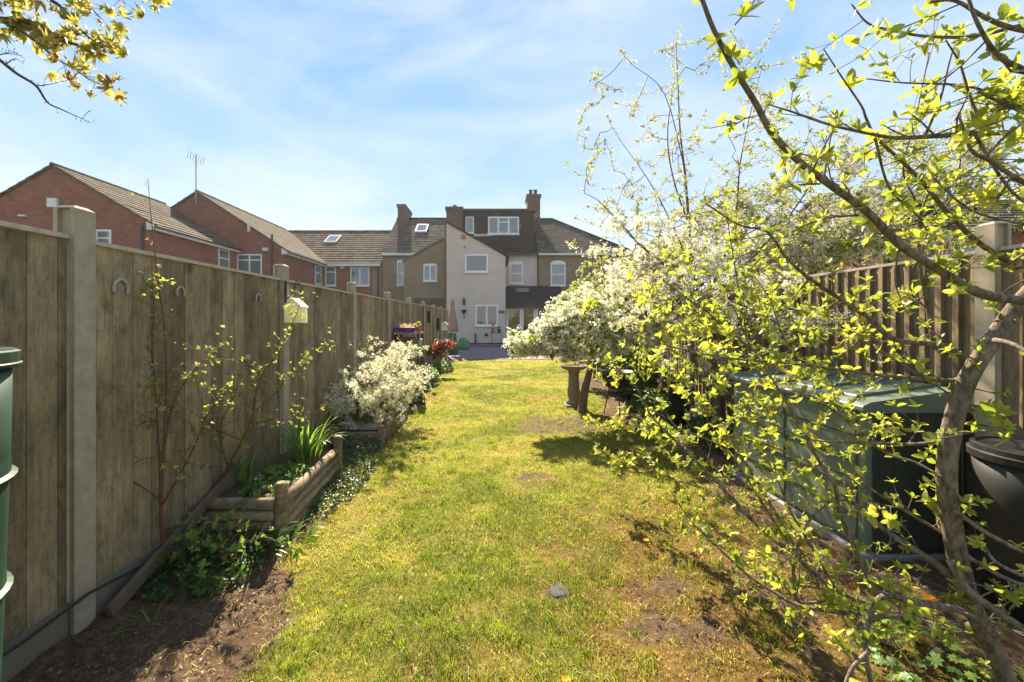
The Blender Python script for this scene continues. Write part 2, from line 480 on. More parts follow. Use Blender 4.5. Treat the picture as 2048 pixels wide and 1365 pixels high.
m_white = simple('white_upvc', (0.78, 0.77, 0.74), (0.70, 0.69, 0.66), 3, 0.35, bmp=0)
m_fascia = simple('white_fascia', (0.72, 0.70, 0.66), (0.58, 0.56, 0.52), 3, 0.5, bmp=0)
m_green_box = simple('green_plastic', (0.18, 0.215, 0.15), (0.12, 0.15, 0.10), 2.2, 0.45, None, 0.08, 0.003)
m_green_lid = simple('green_lid', (0.15, 0.19, 0.135), (0.10, 0.13, 0.095), 5, 0.4, None, 0.08, 0.003)
m_green_bin = simple('green_bin', (0.022, 0.055, 0.035), (0.014, 0.036, 0.024), 6, 0.4)
m_black = simple('black_plastic', (0.014, 0.013, 0.012), (0.026, 0.024, 0.02), 12, 0.5, None, 0.3, 0.004, spec=0.35)
m_iron = simple('black_iron', (0.02, 0.018, 0.016), (0.05, 0.035, 0.025), 30, 0.6, metal=0.4)
m_silver = simple('old_metal', (0.42, 0.38, 0.32), (0.28, 0.25, 0.20), 30, 0.5, None, 0.4)
m_stone = simple('bath_stone', (0.30, 0.25, 0.18), (0.17, 0.145, 0.10), 14, 0.95, None, 1.0, 0.02, detail=9)
m_slab = simple('slab_stone', (0.28, 0.26, 0.24), (0.2, 0.18, 0.17), 7, 0.9)
m_paving = simple('patio_paving', (0.20, 0.165, 0.17), (0.14, 0.115, 0.125), 2, 0.85, detail=8)
m_terra = simple('terracotta', (0.45, 0.17, 0.08), (0.33, 0.12, 0.06), 9, 0.85)
m_purple = simple('purple_plastic', (0.22, 0.03, 0.30), (0.17, 0.02, 0.23), 9, 0.4, bmp=0)
m_cream = leaf_mat('cream_plastic', [(0, (0.80, 0.76, 0.60)), (1, (0.80, 0.76, 0.60))], 0.45, 0.4, 1.2, .85)
m_creamw = simple('cream_roof', (0.80, 0.76, 0.64), (0.72, 0.68, 0.55), 9, 0.5, bmp=0)
m_parasol = simple('parasol_cloth', (0.34, 0.215, 0.175), (0.25, 0.15, 0.12), 5, 0.9, (4, 4, .6), 0.3, 0.02)
m_green_cloth = simple('green_cloth', (0.05, 0.13, 0.08), (0.035, 0.09, 0.055), 8, 0.8)
m_bright_green = simple('green_bag_cloth', (0.07, 0.25, 0.10), (0.05, 0.18, 0.07), 8, 0.8)
m_oldplank = simple('old_plank', (0.17, 0.12, 0.075), (0.09, 0.065, 0.04), 5, 0.9, (1, 1, 1), 0.4)
m_lightwood = simple('crate_wood', (0.42, 0.30, 0.17), (0.3, 0.2, 0.11), 8, 0.8)
m_far_ground = simple('far_ground', (0.10, 0.13, 0.03), (0.13, 0.11, 0.05), 0.6, 0.95)
m_curtain = simple('warm_blind', (0.13, 0.06, 0.03), (0.08, 0.035, 0.02), 3, 0.9, (9, 1, 0.3), 0)
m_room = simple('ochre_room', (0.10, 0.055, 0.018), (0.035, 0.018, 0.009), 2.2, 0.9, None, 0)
m_grey_cur = simple('net_curtain', (0.17, 0.19, 0.19), (0.09, 0.10, 0.10), 4, 0.9, (6, 1, .3), 0)
m_redcur = simple('red_blind', (0.20, 0.06, 0.03), (0.24, 0.16, 0.11), 2, 0.9, (1, 1, 6), 0)
m_glass, nt_, b_, o_ = M_('window_glass')
b_.inputs['Base Color'].default_value = (0.10, 0.12, 0.13, 1); b_.inputs['Roughness'].default_value = 0.06
b_.inputs['Specular IOR Level'].default_value = 1.0; b_.inputs['Coat Weight'].default_value = 0.6; b_.inputs['Coat Roughness'].default_value = 0.03
m_clear, nt_, b_, o_ = M_('clear_glass')
tr_ = nt_.nodes.new('ShaderNodeBsdfTransparent'); gl_ = nt_.nodes.new('ShaderNodeBsdfGlossy'); gl_.inputs['Roughness'].default_value = 0.03
ms_ = nt_.nodes.new('ShaderNodeMixShader'); ms_.inputs[0].default_value = 0.09
nt_.links.new(tr_.outputs[0], ms_.inputs[1]); nt_.links.new(gl_.outputs[0], ms_.inputs[2]); nt_.links.new(ms_.outputs[0], o_.inputs[0])
m_jar, nt_, b_, o_ = M_('jar_glass')
b_.inputs['Base Color'].default_value = (0.55, 0.6, 0.45, 1); b_.inputs['Roughness'].default_value = 0.15; b_.inputs['Transmission Weight'].default_value = 0.6

# ================================================================== GROUND
def vnoise(x, y, s, seed=0):
    """smooth value noise on arrays"""
    x = x * s + seed * 17.3; y = y * s + seed * 9.1
    xi = np.floor(x).astype(int); yi = np.floor(y).astype(int); fx = x - xi; fy = y - yi
    fx = fx * fx * (3 - 2 * fx); fy = fy * fy * (3 - 2 * fy)
    def h(a, b):
        n = (a * 374761393 + b * 668265263 + seed * 1442695041) & 0x7fffffff
        n = ((n ^ (n >> 13)) * 1274126177) & 0x7fffffff
        return (n & 0xffff) / 65535.0
    return (h(xi, yi) * (1 - fx) + h(xi + 1, yi) * fx) * (1 - fy) + (h(xi, yi + 1) * (1 - fx) + h(xi + 1, yi + 1) * fx) * fy

def fbm(x, y, s, seed=0, o=4):
    t = 0; a = 0.5; k = 0
    for i in range(o):
        t = t + a * vnoise(x, y, s * 2 ** i, seed + i); k += a; a *= 0.5
    return t / k

def sstep(a, b, x):
    t = np.clip((x - a) / (b - a), 0, 1); return t * t * (3 - 2 * t)

def soil_mask(x, y):
    """1 where bare earth shows through"""
    n = fbm(x, y, 2.2, 3) - 0.5
    left_edge = -1.42 + 0.38 * sstep(3.2, 1.6, y) - 0.1 * sstep(5, 12, y)
    m = sstep(0.10, -0.10, x - left_edge - n * 0.35)
    rx = 1.95 + 0.15 * np.sin(y * 1.7)
    m = np.maximum(m, sstep(-0.15, 0.25, x - rx - n * 0.6) * sstep(12, 10, y))
    # worn patch beneath the pear and near the camera
    m = np.maximum(m, sstep(1.0, 0.5, np.hypot((x - 0.95) / 0.75, (y - 5.9) / 0.75) - n * 1.0) * 0.7)
    m = np.maximum(m, sstep(1.0, 0.35, np.hypot((x - 1.55) / 1.0, (y - 2.0) / 0.9) - n * 1.6) * (0.35 + 0.75 * sstep(.45, .62, fbm(x, y, 5, 33))))
    m = np.maximum(m, sstep(1.0, 0.3, np.hypot((x - 0.33) / 0.10, (y - 2.27) / 0.10) - n * 0.8) * 0.9)
    m = np.maximum(m, sstep(1.0, 0.3, np.hypot((x - 0.35) / 0.32, (y - 3.9) / 0.3) - n * 0.8) * 0.6)
    return np.clip(m, 0, 1)

def moss_mask(x, y):
    n = fbm(x, y, 1.6, 8) - 0.5
    m = sstep(0.0, 0.7, x - 0.2 + n * 1.8) * sstep(4.6, 2.4, y) * 1.2
    m = np.maximum(m, sstep(0.55, 0.75, fbm(x, y, 1.1, 21)) * 0.8)
    return np.clip(m, 0, 1)

def gheight(x, y):
    return (fbm(x, y, 1.3, 5) - 0.5) * 0.06 + (fbm(x, y, 9, 6) - 0.5) * 0.018

MB().add([(-600, -600, -0.16), (600, -600, -0.16), (600, 900, -0.16), (-600, 900, -0.16)], [(0, 1, 2, 3)]).build('ground', m_far_ground)
sv(bpy.data.objects['ground'], kind='structure')

nx_, ny_ = 190, 520
gx = np.linspace(-2.06, 3.08, nx_)
gy = 0.2 + 15.9 * np.linspace(0, 1, ny_) ** 1.6
GX, GY = np.meshgrid(gx, gy)
GZ = gheight(GX, GY)
SM = soil_mask(GX, GY)
GZ = GZ + SM * (fbm(GX, GY, 14, 31) - 0.5) * 0.045
V = np.stack([GX.ravel(), GY.ravel(), GZ.ravel()], 1)
i0 = (np.arange(ny_ - 1)[:, None] * nx_ + np.arange(nx_ - 1)[None, :]).ravel()
F = np.stack([i0, i0 + 1, i0 + 1 + nx_, i0 + nx_], 1)
mt, nt, b, o = M_('turf')
at1 = nt.nodes.new('ShaderNodeAttribute'); at1.attribute_name = 'rnd'
n1 = noise_n(nt, 26, 10, 0.75); n2 = noise_n(nt, 2.2, 6, 0.6); n3 = noise_n(nt, 130, 4, 0.7)
gcol = ramp(nt, [(0.3, (0.09, 0.10, 0.015)), (0.5, (0.18, 0.16, 0.03)), (0.7, (0.27, 0.19, 0.055))], n2)
gcol = mixc(nt, 0.8, gcol, ramp(nt, [(0.3, (0.5, 0.5, 0.45)), (0.7, (1.35, 1.3, 1.15))], n1), 'MULTIPLY')
scol = ramp(nt, [(0.3, (0.05, 0.032, 0.02)), (0.5, (0.12, 0.075, 0.045)), (0.72, (0.24, 0.16, 0.10))], n1)
scol = mixc(nt, 0.5, scol, ramp(nt, [(0.35, (0.4, 0.4, 0.4)), (0.7, (1.5, 1.45, 1.4))], n3), 'MULTIPLY')
bcol = nt.nodes.new('ShaderNodeAttribute'); bcol.attribute_name = 'mossy'
gcol = mixc(nt, bcol.outputs['Fac'], gcol, mixc(nt, .8, (0.17, 0.105, 0.035), ramp(nt, [(0.35, (0.35, 0.33, 0.3)), (0.65, (1.4, 1.3, 1.2))], n1), 'MULTIPLY'))
sfac = ramp(nt, [(0.25, (0, 0, 0)), (0.75, (1, 1, 1))], at1.outputs['Fac'])
nt.links.new(mixc(nt, sfac, gcol, scol), b.inputs['Base Color'])
b.inputs['Roughness'].default_value = 0.95; b.inputs['Specular IOR Level'].default_value = 0.1
bump(nt, b, n1, 1.0, 0.02)
lawn = np_mesh('lawn', V, F, mt, attr=SM.ravel(), smooth=True)
ma_ = lawn.data.attributes.new('mossy', 'FLOAT', 'POINT'); ma_.data.foreach_set('value', np.ascontiguousarray(np.clip(moss_mask(GX, GY) * .9, 0, 1).ravel(), np.float32))
sv(lawn, kind='structure')

# patio near the house (paving sheet with joints) and the step along the wall
mb = MB(); py0, py1 = 16.1, 24.0
yy = py0; r_ = 0
while yy < py1 - 0.01:
    y2 = min(yy + 0.6, py1); xx = -3.2 - (0.3 if r_ % 2 else 0)
    while xx < 5.0:
        mb.cur = random.random()
        x2 = xx + 0.6
        dz = random.uniform(-.003, .003)
        mb.box(max(xx, -3.2) + .006, min(x2, 5.0) - .006, yy + .006, y2 - .006, -0.15, 0.02 + dz)
        xx = x2
    yy = y2; r_ += 1
sv(mb.build('patio', m_paving), kind='structure')
mb = MB(); mb.box(-2.88, 0.58, 23.55, 23.985, 0.025, 0.16)
sv(mb.build('pavement', m_paving), kind='structure')

# ---------------- grass blades
def blades(x, y, h, wd, lean, rnd, zoff=0.0):
    n = len(x); z = gheight(x, y) - 0.004 + zoff
    ph = RNG.uniform(0, 2 * np.pi, n); lp = RNG.uniform(0, 2 * np.pi, n)
    ca, sa = np.cos(ph) * wd, np.sin(ph) * wd
    lx, ly = np.cos(lp) * lean * h, np.sin(lp) * lean * h
    V = np.empty((n, 5, 3))
    V[:, 0] = np.stack([x - ca, y - sa, z], 1); V[:, 1] = np.stack([x + ca, y + sa, z], 1)
    V[:, 2] = np.stack([x - ca * .7 + lx * .35, y - sa * .7 + ly * .35, z + h * .6], 1)
    V[:, 3] = np.stack([x + ca * .7 + lx * .35, y + sa * .7 + ly * .35, z + h * .6], 1)
    V[:, 4] = np.stack([x + lx, y + ly, z + h * np.sqrt(np.maximum(0.1, 1 - 0.5 * lean ** 2))], 1)
    t = np.array([(0, 1, 3), (0, 3, 2), (2, 3, 4)])
    F = (t[None] + (np.arange(n) * 5)[:, None, None]).reshape(-1, 3)
    return V.reshape(-1, 3), F, np.repeat(rnd, 5)

parts = []
for (ya, yb, dens, hmin, hmax, wd) in ((1.2, 2.6, 14500, .010, .036, .0014), (2.6, 4.2, 9500, .011, .034, .0018), (4.2, 7, 5500, .012, .03, .0022), (7, 11, 2600, .012, .03, .004), (11, 16.1, 1300, .012, .03, .007)):
    area = (yb - ya) * 5.1; n = int(area * dens)
    x = RNG.uniform(-2.03, 3.0, n); y = RNG.uniform(ya, yb, n)
    sm = soil_mask(x, y); tuft = fbm(x, y, 7, 12)
    keep = RNG.uniform(0, 1, n) > sm * 0.97 + (tuft < 0.42) * 0.45 + moss_mask(x, y) * .45
    x, y, sm, tuft = x[keep], y[keep], sm[keep], tuft[keep]; n = len(x)
    big = fbm(x, y, 0.9, 40)
    h = hmin + (hmax - hmin) * RNG.uniform(0, 1, n) ** 1.5 * (0.4 + 1.2 * tuft)
    rnd = np.clip(0.40 + (big - .5) * 1.5 + (fbm(x, y, 3.4, 41) - .5) * 1.3 + (fbm(x, y, 11, 47) - .5) * .6 + RNG.normal(0, 0.14, n) + moss_mask(x, y) * 0.28 - .06, 0, 0.88)
    dead = RNG.uniform(0, 1, n) < (0.07 + 0.15 * (fbm(x, y, 2.6, 44) > .57))
    rnd = np.where(dead, RNG.uniform(0.85, 1, n), rnd)
    h = h * np.where(rnd < .28, 1.6, 1.0)
    parts.append(blades(x, y, h, np.full(n, wd), np.abs(RNG.normal(0.6, 0.45, n)), rnd))
# longer, greener tufts standing out of the mown grass
n = 1500
cx_ = RNG.uniform(-1.4, 2.2, n); cy_ = 1.3 + RNG.uniform(0, 1, n) ** 1.4 * 8
k = (RNG.uniform(0, 1, n) > soil_mask(cx_, cy_)) & (fbm(cx_, cy_, 2.2, 61) > .42); cx_, cy_ = cx_[k], cy_[k]
m_ = 26; x = np.repeat(cx_, m_) + RNG.normal(0, .02, len(cx_) * m_); y = np.repeat(cy_, m_) + RNG.normal(0, .02, len(cx_) * m_)
parts.append(blades(x, y, RNG.uniform(.02, .055, len(x)), .0013 + y * .0002, np.abs(RNG.normal(.55, .35, len(x))), np.clip(np.repeat(RNG.uniform(0, .42, len(cx_)), m_) + RNG.normal(0, .08, len(x)), 0, 1)))
# scattered dry straws
n = 5000; x = RNG.uniform(-1.5, 2.4, n); y = 1.3 + RNG.uniform(0, 1, n) ** 1.5 * 6
parts.append(blades(x, y, RNG.uniform(.02, .06, n), np.full(n, .0013), RNG.uniform(1.2, 1.39, n), RNG.uniform(.9, 1, n), .004))
V, F, A = merge(parts)
sv(np_mesh('grass', V, F, m_grass, attr=A), kind='stuff')
# mossy tufts
n = 230000
x = RNG.uniform(-1.4, 2.5, n); y = RNG.uniform(1.2, 5.8, n)
mm = moss_mask(x, y) * (1 - 0.45 * soil_mask(x, y))
k = RNG.uniform(0, 1, n) < mm * (fbm(x, y, 6, 51) > 0.42)
x, y = x[k], y[k]
V, F, A = blades(x, y, RNG.uniform(.006, .02, len(x)), np.full(len(x), .0024), np.abs(RNG.normal(0.7, 0.4, len(x))), RNG.uniform(0, 1, len(x)))
sv(np_mesh('moss', V, F, m_moss, attr=A), kind='stuff')
# leaf litter and crumbs on the bare earth
n = 14000
x = np.concatenate([RNG.uniform(-2.0, -1.0, n // 2), RNG.uniform(0.6, 3.0, n // 2)]); y = 1.2 + RNG.uniform(0, 1, n) ** 1.5 * 6
k = RNG.uniform(0, 1, n) < soil_mask(x, y)
x, y = x[k], y[k]; n = len(x)
pos = np.stack([x, y, gheight(x, y) + 0.006], 1)
dirs = np.stack([RNG.normal(0, .5, n), RNG.normal(0, .5, n), np.ones(n)], 1)
V, F, A = scatter(ONE_LEAF, pos, dirs, RNG.uniform(.005, .022, n))
m_litter = leaf_mat('litter', [(0, (0.05, 0.03, 0.02)), (0.6, (0.17, 0.105, 0.06)), (0.9, (0.24, 0.165, 0.10)), (1, (0.33, 0.26, 0.18))], 0.15)
sv(np_mesh('leaf_litter', V, F, m_litter, attr=A), kind='stuff')

# ================================================================== FENCES
def bay_fence(name, label, x, ys, ztop, zpost, side, m_board, lap, board_w, first_last=(True, True)):
    """side=+1: garden face toward +X. posts centred at ys"""
    root = thing(name, label, 'fence', (x, ys[0], 0))
    for i in range(len(ys) - 1):
        y0, y1 = ys[i] + 0.05, ys[i + 1] - 0.05
        zt = ztop[i] if hasattr(ztop, '__len__') else ztop
        mb = MB(); y = y0; k = 0
        while y < y1 - 0.005:
            y2 = min(y + board_w * random.uniform(0.97, 1.03), y1)
            if y1 - y2 < 0.03: y2 = y1
            mb.cur = random.random()
            j = random.uniform(-.0015, .0015)
            zb = 0.16
            if lap:   # feather-edge: thick edge laps over the neighbour's thin one
                a, c = 0.034 + j, 0.008
                poly = [(x, y), (x + side * a, y), (x + side * c, y2 - .002), (x, y2 - .002)]
                mb.prism(poly, 'z', zb, zt + random.uniform(-.004, .002))
            else:
                mb.box(*(sorted((x, x + side * (0.014 + j * 2))) + [y + .0016, y2 - .0016, zb, zt + j]))
            y = y2; k += 1
        pan = mb.build('fence_panel', m_board, root)
        c = MB(); c.box(x - 0.028, x + 0.030, y0, y1, zt + 0.004, zt + 0.026); c.build('capping_rail', m_cap, pan)
        if lap:
            g = MB(); g.box(*(sorted((x - side * .045, x - side * .004)) + [y0, y1, 0.4, 0.48])); g.build('rail', m_board, pan)
        g = MB(); g.box(x - 0.024, x + 0.024, y0 - .01, y1 + .01, -0.1, 0.155); g.build('gravel_board', m_concd, root)
    for i, yc in enumerate(ys):
        zp = zpost + random.uniform(-.012, .012)
        mb = MB(); mb.cur = .5
        h = 0.052
        # H-section: two flanges and a web, with a weathered top
        mb.box(x - h, x - 0.032, yc - h, yc + h, -0.15, zp - .016)
        mb.box(x + 0.032, x + h, yc - h, yc + h, -0.15, zp - .016)
        mb.box(x - 0.032, x + 0.032, yc - 0.030, yc + 0.030, -0.15, zp - .016)
        mb.add([(x - h, yc - h, zp - .016), (x + h, yc - h, zp - .016), (x + h, yc + h, zp - .016), (x - h, yc + h, zp - .016),
                (x - h + .02, yc - h + .02, zp), (x + h - .02, yc - h + .02, zp), (x + h - .02, yc + h - .02, zp), (x - h + .02, yc + h - .02, zp)],
               [(0, 1, 5, 4), (1, 2, 6, 5), (2, 3, 7, 6), (3, 0, 4, 7), (4, 5, 6, 7), (3, 2, 1, 0)])
        mb.build('post', m_conc, root)
    return root

XF = -2.09
d1, sp_ = 2.0, 1.93
lys = [d1 + sp_ * (k - 1) for k in range(0, 10)]
lys[-1] = 17.4
fence_l = bay_fence('garden_fence', 'weathered grey-brown close-boarded fence with concrete posts, horseshoes nailed on it', XF, lys,
                    [1.925, 1.92, 1.92, 1.93, 1.95, 1.97, 1.99, 2.0, 2.0], 2.095, 1, m_fence, False, 0.128)
XR = 3.12
rys = [0.62, 2.52, 4.45, 6.38, 8.31, 10.24, 12.17, 14.1, 16.0, 17.6]
fence_r = bay_fence('garden_fence', 'tan feather-edge fence with overlapping vertical boards behind the green storage box', XR, rys, 1.96, 2.16, -1, m_fence2, True, 0.105)

# ================================================================== LEFT SIDE THINGS
def horseshoe(px, py, wpx, label, flip=1):
    x = XF + 0.022; y = FPX * -(x) / (990 - px); z = Z(py, y)
    r = wpx * y / FPX * 0.5
    pts = []
    for k in range(15):
        a = R(-35 + 250 * k / 14)
        pts.append((x, y + math.cos(a) * r * 0.92, z + math.sin(a) * r * 1.1 * flip))
    mb = MB(); 
    for a, b_ in zip(pts[:-1], pts[1:]): pass
    mb.tube(pts, [r * .2] * len(pts), 6)
    for k in (1, 4, 10, 13):
        p = pts[k]; mb.box(p[0] + .0, p[0] + r * .28, p[1] - r * .07, p[1] + r * .07, p[2] - r * .07, p[2] + r * .07)
    return sv(mb.build('horseshoe', m_silver, smooth=True), label, 'horseshoe', 'horseshoes nailed to the fence')
horseshoe(242, 578, 34, 'largest silvery horseshoe nailed high on the fence panel beside the first tall post')
horseshoe(361, 586, 22, 'second silvery horseshoe nailed mid panel, behind the tall bare stem')
horseshoe(517, 598, 18, 'pale horseshoe nailed just before the post with the iron bracket')
mb = MB(); yk = FPX * 2.07 / (990 - 493); zk = Z(716, yk)
mb.lathe(0, 0, [(0.0, 0), (.028, 0), (.034, .012), (.02, .03), (0, .032)], 14)
fr = mb.build('fence_ornament', m_silver, smooth=True)
fr.rotation_euler = (0, R(90), 0); fr.location = (XF + .014, yk, zk)
sv(fr, 'small round pale ornament fixed low on the fence panel below the horseshoes', 'ornament')

# iron bracket on post 2 with bird feeder
xb, yb = XF + 0.056, lys[2] - .03
t = thing('wall_bracket', 'black iron bracket with scrolled arm screwed to the second fence post', 'bracket', (xb, yb, 1.75))
mb = MB(); mb.box(xb - .002, xb + .008, yb - .015, yb + .015, Z(608, yb), Z(562, yb)); mb.build('back_plate', m_iron, t)
mb = MB(); tipx = X(594, yb); za = Z(567, yb)
mb.tube([(xb + .006, yb, za), (tipx, yb, za + .0)], .005, 6)
mb.tube([(xb + .006, yb, Z(600, yb)), (xb + .06, yb, Z(590, yb)), (tipx - .01, yb, za - .008)], .005, 6)
mb.build('arm', m_iron, t)
mb = MB(); c_ = (tipx + .005, yb, za + .01)
mb.tube([(c_[0] + math.cos(R(a)) * .024 * (1 - i * .04), yb, c_[2] + math.sin(R(a)) * .024 * (1 - i * .04)) for i, a in enumerate(range(-90, 320, 30))], .0045, 6)
mb.tube([(c_[0] - .01 + math.cos(R(a)) * .014, yb, c_[2] - .035 + math.sin(R(a)) * .014) for a in range(0, 330, 30)], .004, 6)
mb.build('scroll', m_iron, t)
fx, fy = X(590, yb) + .008, yb
t = thing('bird_feeder', 'cream house-shaped bird feeder hanging from the iron fence bracket', 'bird feeder', (fx, fy, Z(640, yb)))
zt_, zm_, zb_ = Z(598, fy), Z(612, fy), Z(645, fy)
hw = .078
mb = MB(); mb.prism([(fx - hw, zb_), (fx + hw, zb_), (fx + hw * .95, zm_), (fx + .012, zt_ - .006), (fx - .012, zt_ - .006), (fx - hw * .95, zm_)], 'y', fy - .065, fy + .065)
mb.build('body', m_cream, t, bevel=.004)
mb = MB()
mb.prism([(fx - hw - .012, zm_ - .012), (fx - .0, zt_ + .006), (fx - .0, zt_ - .004), (fx - hw - .006, zm_ - .02)], 'y', fy - .08, fy + .08)
mb.prism([(fx + hw + .012, zm_ - .012), (fx + .0, zt_ + .006), (fx + .0, zt_ - .004), (fx + hw + .006, zm_ - .02)], 'y', fy - .08, fy + .08)
mb.build('roof', m_creamw, t)
mb = MB(); mb.tube([(fx - .03, fy, zt_ - .01), (fx - .03, fy, zt_ + .06), (fx, fy, zt_ + .075), (fx + .03, fy, zt_ + .06), (fx + .03, fy, zt_ - .01)], .003, 6)
mb.tube([(fx, fy, zt_ + .072), (tipx, fy, za - .04)], .003, 5)
mb.build('wire_handle', m_silver, t)

# green bin at the left edge (tapered, ribbed)
bx_, by_ = -1.785, 1.13
t = thing('garden_bin', 'tall dark green ribbed plastic garden bin standing against the fence', 'bin', (bx_, by_, 0))
zz = [0, .18, .19, .2, .62, .63, .64, 1.02, 1.03, 1.04, 1.38, 1.39, 1.43]
prof = []
ztopb = Z(712, 1.13)
def br(z): return .245 + .04 * z / ztopb
prof = [(br(0), 0.0)]
for zr in (0.27, 0.64, 1.01): prof += [(br(zr) - .001, zr * ztopb / 1.43)]
mb = MB(); mb.lathe(bx_, by_, [(.235, 0), (.25, .3), (.262, .7), (.272, 1.1), (.276, ztopb - .05)], 40)
mb.build('body', m_green_bin, t, smooth=True)
for pyr in (1258, 1000, 742):
    zr = Z(pyr, by_); r0 = br(zr) + .002
    mb = MB(); mb.lathe(bx_, by_, [(r0 - .02, zr - .004), (r0 + .010, zr - .004), (r0 + .012, zr + .004), (r0 - .002, zr + .012), (r0 - .004, zr + .05), (r0 - .02, zr + .052)], 40)
    mb.build('rib', m_green_bin, t, smooth=False)
mb = MB(); mb.lathe(bx_, by_, [(.27, ztopb - .05), (.292, ztopb - .05), (.294, ztopb), (.28, ztopb + .006), (.26, ztopb - .01), (.2, ztopb - .012)], 40)
mb.build('rim', m_green_bin, t)

# plank lying along the foot of the fence, cable
mb = MB(); a = Vector((-1.97, 2.05, .04)); b2 = Vector((-2.03, 3.3, .42))
dv = (b2 - a).normalized(); upv = Vector((0, -dv.z, dv.y))
for (w_, h_) in ((.014, .036),):
    vs = []
    for p in (a, b2):
        for sx, sz in ((-1, -1), (1, -1), (1, 1), (-1, 1)): vs.append(p + Vector((sx * w_, 0, 0)) + upv * sz * h_)
    mb.add(vs, [(0, 1, 2, 3), (7, 6, 5, 4), (0, 4, 5, 1), (1, 5, 6, 2), (2, 6, 7, 3), (3, 7, 4, 0)])
pk = mb.build('plank', m_oldplank, bevel=.004); sv(pk, 'old brown timber plank leaning along the foot of the fence behind the raised bed', 'plank')
mb = MB(); mb.tube([(XF + .06, 1.3, .17), (XF + .075, 1.7, .16), (XF + .075, 2.0, .18), (XF + .07, 2.3, .13), (XF + .06, 2.7, .19), (XF + .05, 3.2, .22)], .007, 6)
sv(mb.build('cable', m_black, smooth=True), 'thin black cable running along the concrete foot of the fence', 'cable')

# raised bed with log rolls
t = thing('raised_bed', 'raised flower bed edged with stacked horizontal half logs and square corner posts', 'raised bed', (-1.78, 3.4, 0))
bx0, bx1, by0, by1 = -2.03, -1.50, 2.80, 3.98
def log_side(p0, p1, n, z0, rr, name):
    mb = MB()
    for k in range(n):
        mb.cur = random.random(); z = z0 + rr + k * rr * 1.93
        q0 = (p0[0], p0[1], z); q1 = (p1[0], p1[1], z)
        m_ = [tuple(q0[i] + (q1[i] - q0[i]) * s_ + (random.uniform(-.002, .002) if i < 2 else 0) for i in range(3)) for s_ in (0, .25, .5, .75, 1)]
        mb.tube(m_, rr * .97, 12)
    return mb.build(name, m_log, t, smooth=True)
log_side((bx0, by0), (bx1 - .03, by0), 4, -.02, .041, 'front_logs')
log_side((bx1, by0 + .045), (bx1 - .06, by1 - .04), 4, -.02, .041, 'side_logs')
for (px_, py_, zh) in ((bx1 + .012, by0 - .004, .40), (bx1 - .055, by1, .385)):
    mb = MB(); mb.cur = .55; mb.tube([(px_, py_, -.1), (px_, py_, zh), (px_, py_, zh + .012)], [.042, .042, .03], 14)
    mb.build('corner_post', m_log, t, smooth=False)
mb = MB()
nb = 14
for i in range(nb):
    for j in range(nb):
        pass
xs = np.linspace(bx0 - .01, bx1 - .05, 12); ys_ = np.linspace(by0 + .03, by1, 24)
Xs, Ys = np.meshgrid(xs, ys_); Zs = .25 + (fbm(Xs, Ys, 5, 71) - .5) * .1
V = np.stack([Xs.ravel(), Ys.ravel(), Zs.ravel()], 1)
i0 = (np.arange(23)[:, None] * 12 + np.arange(11)[None, :]).ravel(); F = np.stack([i0, i0 + 1, i0 + 13, i0 + 12], 1)
np_mesh('soil', V, F, m_soil, t, smooth=True)

# ---------------- plants
def strap_clump(name, label, cx, cy, z0, n, L, wd, spread, upright, mat, cat='plant', group=None, tips=None):
    """arching strap leaves"""
    Vs, Fs = [], []; off = 0; K = 7
    A = []
    for i in range(n):
        a = random.uniform(0, 2 * math.pi); l = L * random.uniform(.6, 1.1); r0 = spread * math.sqrt(random.random())
        ox, oy = cx + math.cos(a + random.uniform(-1, 1)) * r0, cy + math.sin(a + random.uniform(-1, 1)) * r0
        el = R(random.uniform(*upright)); p = Vector((ox, oy, z0)); bend = random.uniform(.1, .42)
        sd_ = Vector((-math.sin(a), math.cos(a), 0)); pts = []; tone = random.random()
        for k in range(K):
            t_ = k / (K - 1); ww = wd * (1 - t_ ** 3) * (.6 + .4 * min(1, t_ * 4)) + .0004
            pts += [p - sd_ * ww, p + sd_ * ww]
            dv_ = Vector((math.cos(a) * math.cos(el), math.sin(a) * math.cos(el), math.sin(el)))
            p = p + dv_ * (l / (K - 1)); el -= bend * (0.5 + t_)
        Vs += [tuple(q) for q in pts]; A += [tone] * len(pts)
        for k in range(K - 1):
            b0 = off + 2 * k; Fs += [(b0, b0 + 1, b0 + 3), (b0, b0 + 3, b0 + 2)]
        off += 2 * K
    o = np_mesh(name, np.array(Vs), np.array(Fs), mat, attr=np.array(A), smooth=True)
    return sv(o, label, cat, group)

strap_clump('daffodil_plant', 'tall upright green strap leaves of a bulb plant at the back of the raised bed', -1.76, 3.70, .25, 80, .52, .009, .13, (66, 90), m_leaf_mid)
strap_clump('bulb_plant', 'small clump of upright strap leaves near the fence side of the raised bed', -1.97, 3.18, .25, 22, .34, .007, .06, (62, 88), m_leaf_mid)
for i, (cx, cy, n, lab) in enumerate(((-1.62, 2.62, 90, 'arching dark green bluebell leaves at the front corner post of the raised bed'), (-1.85, 2.55, 80, 'arching dark green bluebell leaves in shade below the front logs near the fence'), (-1.42, 2.78, 60, 'low bright grassy clump spilling onto the lawn beside the corner post'))):
    strap_clump('bluebell_plant', lab, cx, cy, 0.0, n, (.30, .3, .18)[i], .0055, .13, (30, 80), (m_leaf_dark, m_leaf_dark, m_leaf_mid)[i], group='strap-leaved clumps round the raised bed')
strap_clump('weed_tuft', 'lone curled grass tuft growing on the bare soil in front of the fence', -1.72, 2.0, 0.0, 9, .22, .003, .02, (20, 75), m_leaf_mid)

